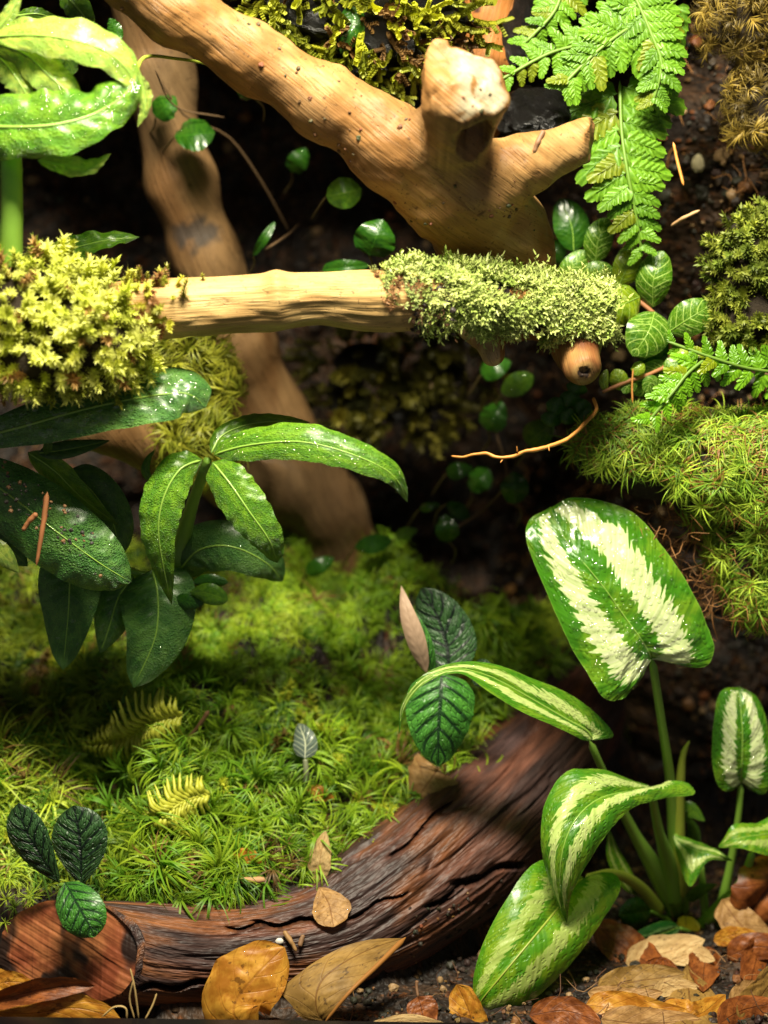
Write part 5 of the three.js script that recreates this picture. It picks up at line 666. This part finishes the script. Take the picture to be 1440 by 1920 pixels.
fallen('tan curled leaf below the large wet brown leaf at the right edge', [[1368, 1700, -4.4], [1400, 1740, -3.8], [1460, 1776, -3.6]], 30, TAN, { seed: 19 });
fallen('golden leaf partly covered by soil crumbs along the bottom right', [[1098, 1884, -0.2], [1150, 1890, 0.3], [1220, 1902, 0.4], [1300, 1900, 0.2]], 38, GOLD, { seed: 20, tl: -0.7 });
fallen('olive tan leaf standing on its tip in the bottom right litter', [[1286, 1806, -2.2], [1290, 1850, -1.2], [1300, 1930, -0.2]], 58, OLIVE, { seed: 21, prof: (x) => sstep(0, 0.8, x), tl: -0.3 });
fallen('small orange leaf on the soil right of the plant stems', [[1348, 1762, -3.6], [1375, 1754, -3.3], [1408, 1750, -3.4]], 14, GOLD, { seed: 22 });
fallen('rust brown leaf leaning at the right edge above the soil crumbs', [[1440, 1760, -3], [1420, 1800, -2.4], [1405, 1860, -2]], 34, BROWN, { seed: 23 });
fallen('folded olive leaf in the bottom right corner', [[1400, 1900, -1], [1430, 1860, -0.8], [1470, 1800, -1]], 26, OLIVE, { seed: 24, tl: 0.4 });
fallen('grey olive leaf lying flat in shade below the pale tan leaf', [[1140, 1850, -2], [1190, 1840, -1.7], [1262, 1830, -1.9]], 26, OLIVE, { seed: 25, tl: -0.9 });
fallen('dark brown leaf standing in shade at the foot of the right stems', [[1330, 1775, -3.4], [1322, 1810, -2.8], [1318, 1860, -2.4]], 36, BROWN, { seed: 26 });
fallen('torn orange leaf end at the bottom edge, right of the olive tan leaf', [[1255, 1885, 0.4], [1300, 1900, 0.5], [1345, 1870, 0.2]], 24, GOLD, { seed: 27, tl: -0.5 });
fallen('brown leaf half sunk in the soil left of the golden bottom leaf', [[1010, 1905, 0], [1060, 1898, 0.3], [1110, 1915, 0.3]], 24, BROWN, { seed: 31, tl: -0.6 });
fallen('tan leaf flat on the soil between the golden bottom leaf and the grey olive one', [[1120, 1862, -0.6], [1170, 1872, -0.4], [1225, 1862, -0.5]], 20, TAN, { seed: 32, tl: -0.8 });
fallen('brown leaf under the tan curled leaf at the right edge', [[1380, 1792, -3], [1420, 1778, -2.8], [1480, 1790, -2.8]], 24, BROWN, { seed: 33, tl: -0.5 });
fallen('tan scrap leaning on the soil below the rust brown leaf at right', [[1380, 1880, -1.2], [1402, 1862, -1], [1432, 1850, -1]], 20, TAN, { seed: 34 });
fallen('small pale leaf in the litter above the olive tan leaf', [[1268, 1800, -3], [1300, 1790, -2.8], [1330, 1800, -2.8]], 16, PALE, { seed: 35, tl: -0.6 });
fallen('tan leaf under the golden leaf along the bottom right edge', [[1150, 1912, 0.9], [1210, 1918, 1], [1290, 1912, 0.9]], 26, TAN, { seed: 41, tl: -0.6 });
fallen('brown leaf at the lower right corner beside the folded olive leaf', [[1360, 1915, 0.4], [1395, 1895, 0.2], [1440, 1885, 0]], 26, BROWN, { seed: 42, tl: -0.4 });
fallen('pale leaf sliver on the soil left of the dark brown leaf', [[1236, 1862, -0.8], [1262, 1850, -0.8], [1300, 1852, -0.9]], 14, PALE, { seed: 43, tl: -0.5 });
fallen('orange brown leaf tip between the two plant base leaves', [[1215, 1822, -2.8], [1238, 1812, -2.5], [1262, 1816, -2.6]], 15, BROWN, { seed: 28 });

// ---------------------------------------------------------------- twigs, chips, crumbs
function twig(label, pts, name = 'twig', mat = M.twig, cat = 'twig', group = 'twigs and needles') { const g = stem(pts, 7, 14, 0.5); return solo(name, g, mat, label, cat, group); }
const RUST = phys({ color: new THREE.Color(0.36, 0.14, 0.05), roughness: 0.6 });
twig('upright brown needle lying on the debris strewn leaf at left', [[89, 922, 0.2, 5], [80, 990, 0.3, 5], [68, 1062, 0.3, 3]], 'twig', RUST);
twig('short brown needle left of the upright one on the debris strewn leaf', [[70, 962, 0.1, 5], [54, 978, 0.1, 5], [42, 996, 0.1, 4]], 'twig', RUST);
{ const z = Gz(370, 1380, 0.012); twig('tan stalk leaning in the moss right of the pale feather frond', [[392, 1332, z + 0.3, 5], [372, 1362, z + 0.2, 4], [342, 1398, z, 4]]);
  const z2 = Gz(205, 1500, 0.01); twig('dark brown forked twig in the moss left of the lower feather frond', [[218, 1470, z2, 7], [200, 1500, z2 + 0.1, 7], [186, 1540, z2, 6]]);
  const z3 = Gz(475, 1652, 0.01); twig('flat pinkish chip on the front of the moss under the orange fragment', [[450, 1652, z3, 6], [475, 1650, z3 + 0.1, 7], [498, 1650, z3, 5]], 'bark_chip', phys({ color: new THREE.Color(0.5, 0.28, 0.13), roughness: 0.7 }), 'chip', 'chips');
  const z4 = Gz(340, 1620, 0.012); twig('brown bark strip in the moss above the log', [[318, 1618, z4, 5], [345, 1622, z4 + 0.1, 6], [366, 1622, z4, 4]], 'bark_chip', RUST, 'chip', 'chips');
  const z5 = Gz(160, 1465, 0.01); solo('seed', lump(P(163, 1468, z5 + 0.3), V(0.0022, 0.0014, 0.0015), 3, 0.1, 20), phys({ color: new THREE.Color(0.16, 0.02, 0.008), roughness: 0.25 }), 'dark red seed in the moss at left', 'seed'); }
twig('small dark stick on the right arm of the forked driftwood', [[1020, 244, -0.6, 5], [1010, 264, -0.45, 5], [1000, 288, -0.45, 4]]);
twig('long orange needle pointing down on the right wall beside the fern', [[1262, 266, -5.4, 2.5], [1272, 310, -5.2, 3], [1282, 348, -5, 2.5]], 'twig', M.root);
twig('tan twig on the wall right of the vine leaves', [[1258, 424, -6.4, 3], [1280, 410, -5.8, 3.5], [1312, 394, -5.6, 3]], 'twig', phys({ color: new THREE.Color(0.5, 0.3, 0.14), roughness: 0.6 }));
{ const z = (hit(1310, 306, [wallMesh]) ?? -9); solo('pebble', lump(P(1310, 306, z + 0.15), V(0.0026, 0.0034, 0.0018), 6, 0.22, 28), phys({ color: new THREE.Color(0.74, 0.64, 0.38), roughness: 0.6 }), 'cream coloured pebble on the dark right wall', 'pebble');
  const zl = hit(562, 1790, [M.log]) ?? 1; solo('pebble', lump(P(524, 1765, (hit(524, 1765, [M.log]) ?? 0.8) + 0.1), V(0.0014, 0.0011, 0.001), 8, 0.2, 18), phys({ color: 0xe8e2d4, roughness: 0.4 }), 'tiny white pebble on the log above the golden leaf', 'pebble');
  twig('curved tan shred on the log between the white pebble and the half leaf', [[532, 1745, zl - 0.1, 5], [545, 1765, zl + 0.1, 5], [556, 1785, zl + 0.2, 3]], 'bark_chip', phys({ color: new THREE.Color(0.36, 0.2, 0.07), roughness: 0.6 }), 'chip', 'chips'); twig('short brown splinter on the log above the half leaf', [[568, 1752, zl - 0.1, 5], [562, 1776, zl + 0.1, 5]], 'bark_chip', phys({ color: new THREE.Color(0.24, 0.13, 0.06), roughness: 0.6 }), 'chip', 'chips'); }
for (const [l, p] of [['tallest pale grass stem at the bottom in front of the sawn log end', [[244, 1815, 3.2, 1.8], [252, 1850, 3.3, 2], [260, 1910, 3.3, 2]]], ['bent pale grass stem at the bottom left arching over the ochre leaf', [[190, 1908, 3.4, 2], [215, 1888, 3.4, 2], [235, 1890, 3.4, 2], [238, 1910, 3.4, 2]]], ['branched thin straw at the bottom right of the sawn end', [[294, 1862, 3, 1.8], [286, 1885, 3.1, 2], [272, 1912, 3.2, 2]]], ['crooked straw beside the tallest grass stem', [[250, 1838, 3.3, 1.8], [243, 1872, 3.3, 1.8], [252, 1910, 3.3, 1.8]]]]) twig(l, p, 'straw', phys({ color: new THREE.Color(0.5, 0.34, 0.13), roughness: 0.6 }), 'straw', 'straws');
{ // the two feather fronds of pale moss
  const plume = (label, pts, n, w) => { const t = thing('feather_moss', label, 'moss frond', P(...pts[0]), 'feather moss fronds'), c = new THREE.CatmullRomCurve3(pts.map((p) => V(p[0], p[1], p[2] * 50))), r = rng(n), mat = phys({ color: new THREE.Color(0.66, 0.68, 0.06), roughness: 0.5, transmission: 0.35 }); part(t, 'rachis', stem(pts.map((p, i) => [...p, 5 - i])), mat);
    for (let i = 0; i < n; i++) for (const sd of [-1, 1]) { const s = (i + 0.5) / n, p = c.getPoint(s), g = c.getTangent(s), a = Math.atan2(g.y, g.x) + sd * (0.95 - 0.2 * s), l = w * Math.sin(Math.PI * (0.2 + 0.75 * s)) * (0.8 + 0.4 * r()), z = p.z / 50, bend = sd * 0.5; part(t, 'branchlet', stem([[p.x, p.y, z, 4], [p.x + Math.cos(a) * l * 0.5, p.y + Math.sin(a) * l * 0.5, z + 0.25, 4.4], [p.x + Math.cos(a + bend) * l, p.y + Math.sin(a + bend) * l, z - 0.1, 2]], 7, 14, 1.6), mat); } };
  const A = (x, y, k = 0) => [x, y, Gz(x, y, 0.010) + k]; plume('larger pale yellow green feather shaped moss frond lying on the carpet', [A(345, 1340, 0.6), A(290, 1352, 0.9), A(235, 1385, 0.8), A(158, 1398, 0.4)], 22, 66); plume('smaller pale feather shaped moss frond nearer the log', [A(395, 1488, 0.4), A(350, 1500, 0.7), A(310, 1525, 0.7), A(265, 1540, 0.3)], 18, 56); }
{ // crumbs of soil and bark, past counting
  const r = rng(44), chunk = [0, 1, 2].map((k) => { const g = new THREE.IcosahedronGeometry(1, 1), p = g.attributes.position; for (let i = 0; i < p.count; i++) { const f = 0.65 + 0.7 * n3(p.getX(i) * 1.7 + k * 9, p.getY(i) * 1.7, p.getZ(i) * 1.7); p.setXYZ(i, p.getX(i) * f, p.getY(i) * f * 0.8, p.getZ(i) * f); } g.computeVertexNormals(); return g; });
  const strip = [0, 1].map((k) => { const pts = [0, 1, 2, 3].map((i) => V(i / 3 - 0.5, 0.15 * Math.sin(i * 1.9 + k), 0.12 * Math.cos(i * 2.3 + k))); return tube(pts, [0.008, 0.011, 0.01, 0.004], 5, 8, null, {}); });
  const cm = phys({ color: 0xffffff, roughness: 0.6 }), q = new THREE.Quaternion(), mt = new THREE.Matrix4(), c = new THREE.Color();
  const scatter = (name, label, geos, list, base) => { const g = new THREE.Group(); g.name = numbered(name); g.position.copy(base); scene.add(g); tag(g, label, 'debris', null, 'stuff'); geos.forEach((geo, k) => { const l = list.filter((_, i) => i % geos.length === k), m = shadows(new THREE.InstancedMesh(geo, cm, l.length)); m.name = 'crumb'; m.userData.kind = 'stuff'; l.forEach(([p, s, col], i) => { q.setFromEuler(new THREE.Euler(r() * 6.3, r() * 6.3, r() * 6.3)); mt.compose(p.clone().sub(base), q, V(s, s, s)); m.setMatrixAt(i, mt); m.setColorAt(i, c.setRGB(...col)); }); g.add(m); }); };
  const soilTone = () => { const k = r(); return k < 0.82 ? [0.018 + 0.02 * r(), 0.013 + 0.012 * r(), 0.01] : k < 0.9 ? [0.14 + 0.1 * r(), 0.06 + 0.04 * r(), 0.02] : [0.32, 0.2, 0.09]; };
  const fl = [], wl = [], st = [], sw = [];
  for (let i = 0; i < 2600; i++) { const x = lerp(-0.02, 0.17, r()), z = lerp(0.04, -0.16, r()); if (zlog(x) - z > -0.01) continue; fl.push([V(x, ground(x, z) + 0.0008, z), 0.0004 + 0.0016 * r() ** 3, soilTone()]); if (r() < 0.07) st.push([V(x, ground(x, z) + 0.002, z), 0.006 + 0.014 * r(), r() < 0.5 ? [0.12, 0.05, 0.02] : [0.3, 0.16, 0.06]]); }
  for (let i = 0; i < 2600; i++) { const x = lerp(0.06, 0.17, r()), y = lerp(0.05, 0.36, r()); wl.push([V(x, y, wallZ(x, y) + 0.001), 0.0005 + 0.0026 * r() ** 3, soilTone()]); if (r() < 0.2) sw.push([V(x, y, wallZ(x, y) + 0.002), 0.006 + 0.016 * r(), r() < 0.4 ? [0.1, 0.04, 0.015] : [0.4, 0.18, 0.05]]); }
  for (let i = 0; i < 500; i++) { const x = lerp(-0.17, 0.05, r()), y = lerp(0.1, 0.36, r()); wl.push([V(x, y, wallZ(x, y) + 0.001), 0.0008 + 0.0026 * r() ** 3, soilTone()]); }
  // under and beside the right cushion: torn brown fibres
  for (let i = 0; i < 260; i++) { const p = P(lerp(1180, 1440, r()), lerp(950, 1160, r()), lerp(-6, -4.2, r())); sw.push([p, 0.008 + 0.012 * r(), r() < 0.5 ? [0.2, 0.085, 0.02] : [0.34, 0.16, 0.05]]); }
  for (let i = 0; i < 130; i++) { const x = lerp(770, 850, r()), y = lerp(535, 632, r()), q = P(x, y, -0.1 - 0.6 * Math.abs((y - 570) / 60) ** 2); if (i % 3) sw.push([q, 0.003 + 0.006 * r(), r() < 0.5 ? [0.04, 0.025, 0.018] : [0.3, 0.15, 0.07]]); else fl.push([q, 0.0003 + 0.0009 * r(), r() < 0.6 ? [0.03, 0.02, 0.015] : [0.25, 0.13, 0.07]]); }
  const onMesh = (m, n, fn) => { const p = m.geometry.attributes.position, q = m.geometry.attributes.normal; for (let i = 0, c = 0; i < n * 30 && c < n; i++) { const k = Math.floor(r() * p.count), w = V(p.getX(k), p.getY(k), p.getZ(k)); m.localToWorld(w); if (V(q.getX(k), q.getY(k), q.getZ(k)).dot(EYE.clone().sub(w).normalize()) > 0.3 && fn(w)) c++; } };
  onMesh(M.forked, 170, (w) => { if (w.x > 0.062 || fbm(w.x * 60, w.y * 60, 5, 2) < 0.52) return false; fl.push([w, 0.0002 + 0.0008 * r() ** 3, [0.14 * r() + 0.04, 0.05, 0.015]]); return true; });
  { const a = P(770, 1760, 0), b = P(960, 1760, 0); onMesh(M.log, 110, (w) => { if (w.x < a.x || w.x > b.x || w.y > 0.03) return false; fl.push([w, 0.0003 + 0.0007 * r(), soilTone()]); return true; }); }
  scatter('soil_crumbs', 'dark soil crumbs and bark grit strewn over the floor and the log', chunk, fl, V(0.1, 0, -0.03)); scatter('soil_crumbs', 'dark grit and reddish bits stuck to the back and right wall', chunk, wl, V(0.1, 0.2, -0.1)); scatter('plant_fibres', 'brown plant fibres on the floor between the fallen leaves', strip, st, V(0.1, 0, -0.03)); scatter('plant_fibres', 'orange brown fibres clinging to the right wall and under the cushion', strip, sw, V(0.12, 0.2, -0.08));
  const bits = []; for (let i = 0; i < 70; i++) { const x = lerp(0, 190, r()), y = 900 + x * 0.75 + (r() - 0.5) * 90; bits.push([P(x, y, 0.1), 0.0003 + 0.0005 * r(), r() < 0.4 ? [0.2, 0.1, 0.04] : [0.03, 0.025, 0.02]]); } scatter('leaf_debris', 'tiny brown crumbs lying on the wavy leaf at left', chunk, bits, P(90, 980, 0));
}
{ // front rail of the tank
  const a = P(-200, 1912, 4), b = P(900, 1926, 4), g = new THREE.BoxGeometry(a.distanceTo(b), 0.012, 0.006); g.rotateZ(Math.atan2(b.y - a.y, b.x - a.x)); g.translate((a.x + b.x) / 2, (a.y + b.y) / 2 - 0.006, 0.04); solo('terrarium_rail', g, phys({ color: 0x0a0a0c, roughness: 0.35 }), 'thin black front rail of the tank along the lower left edge', 'rail'); }

scene.updateMatrixWorld(true);
renderer.render(scene, camera);
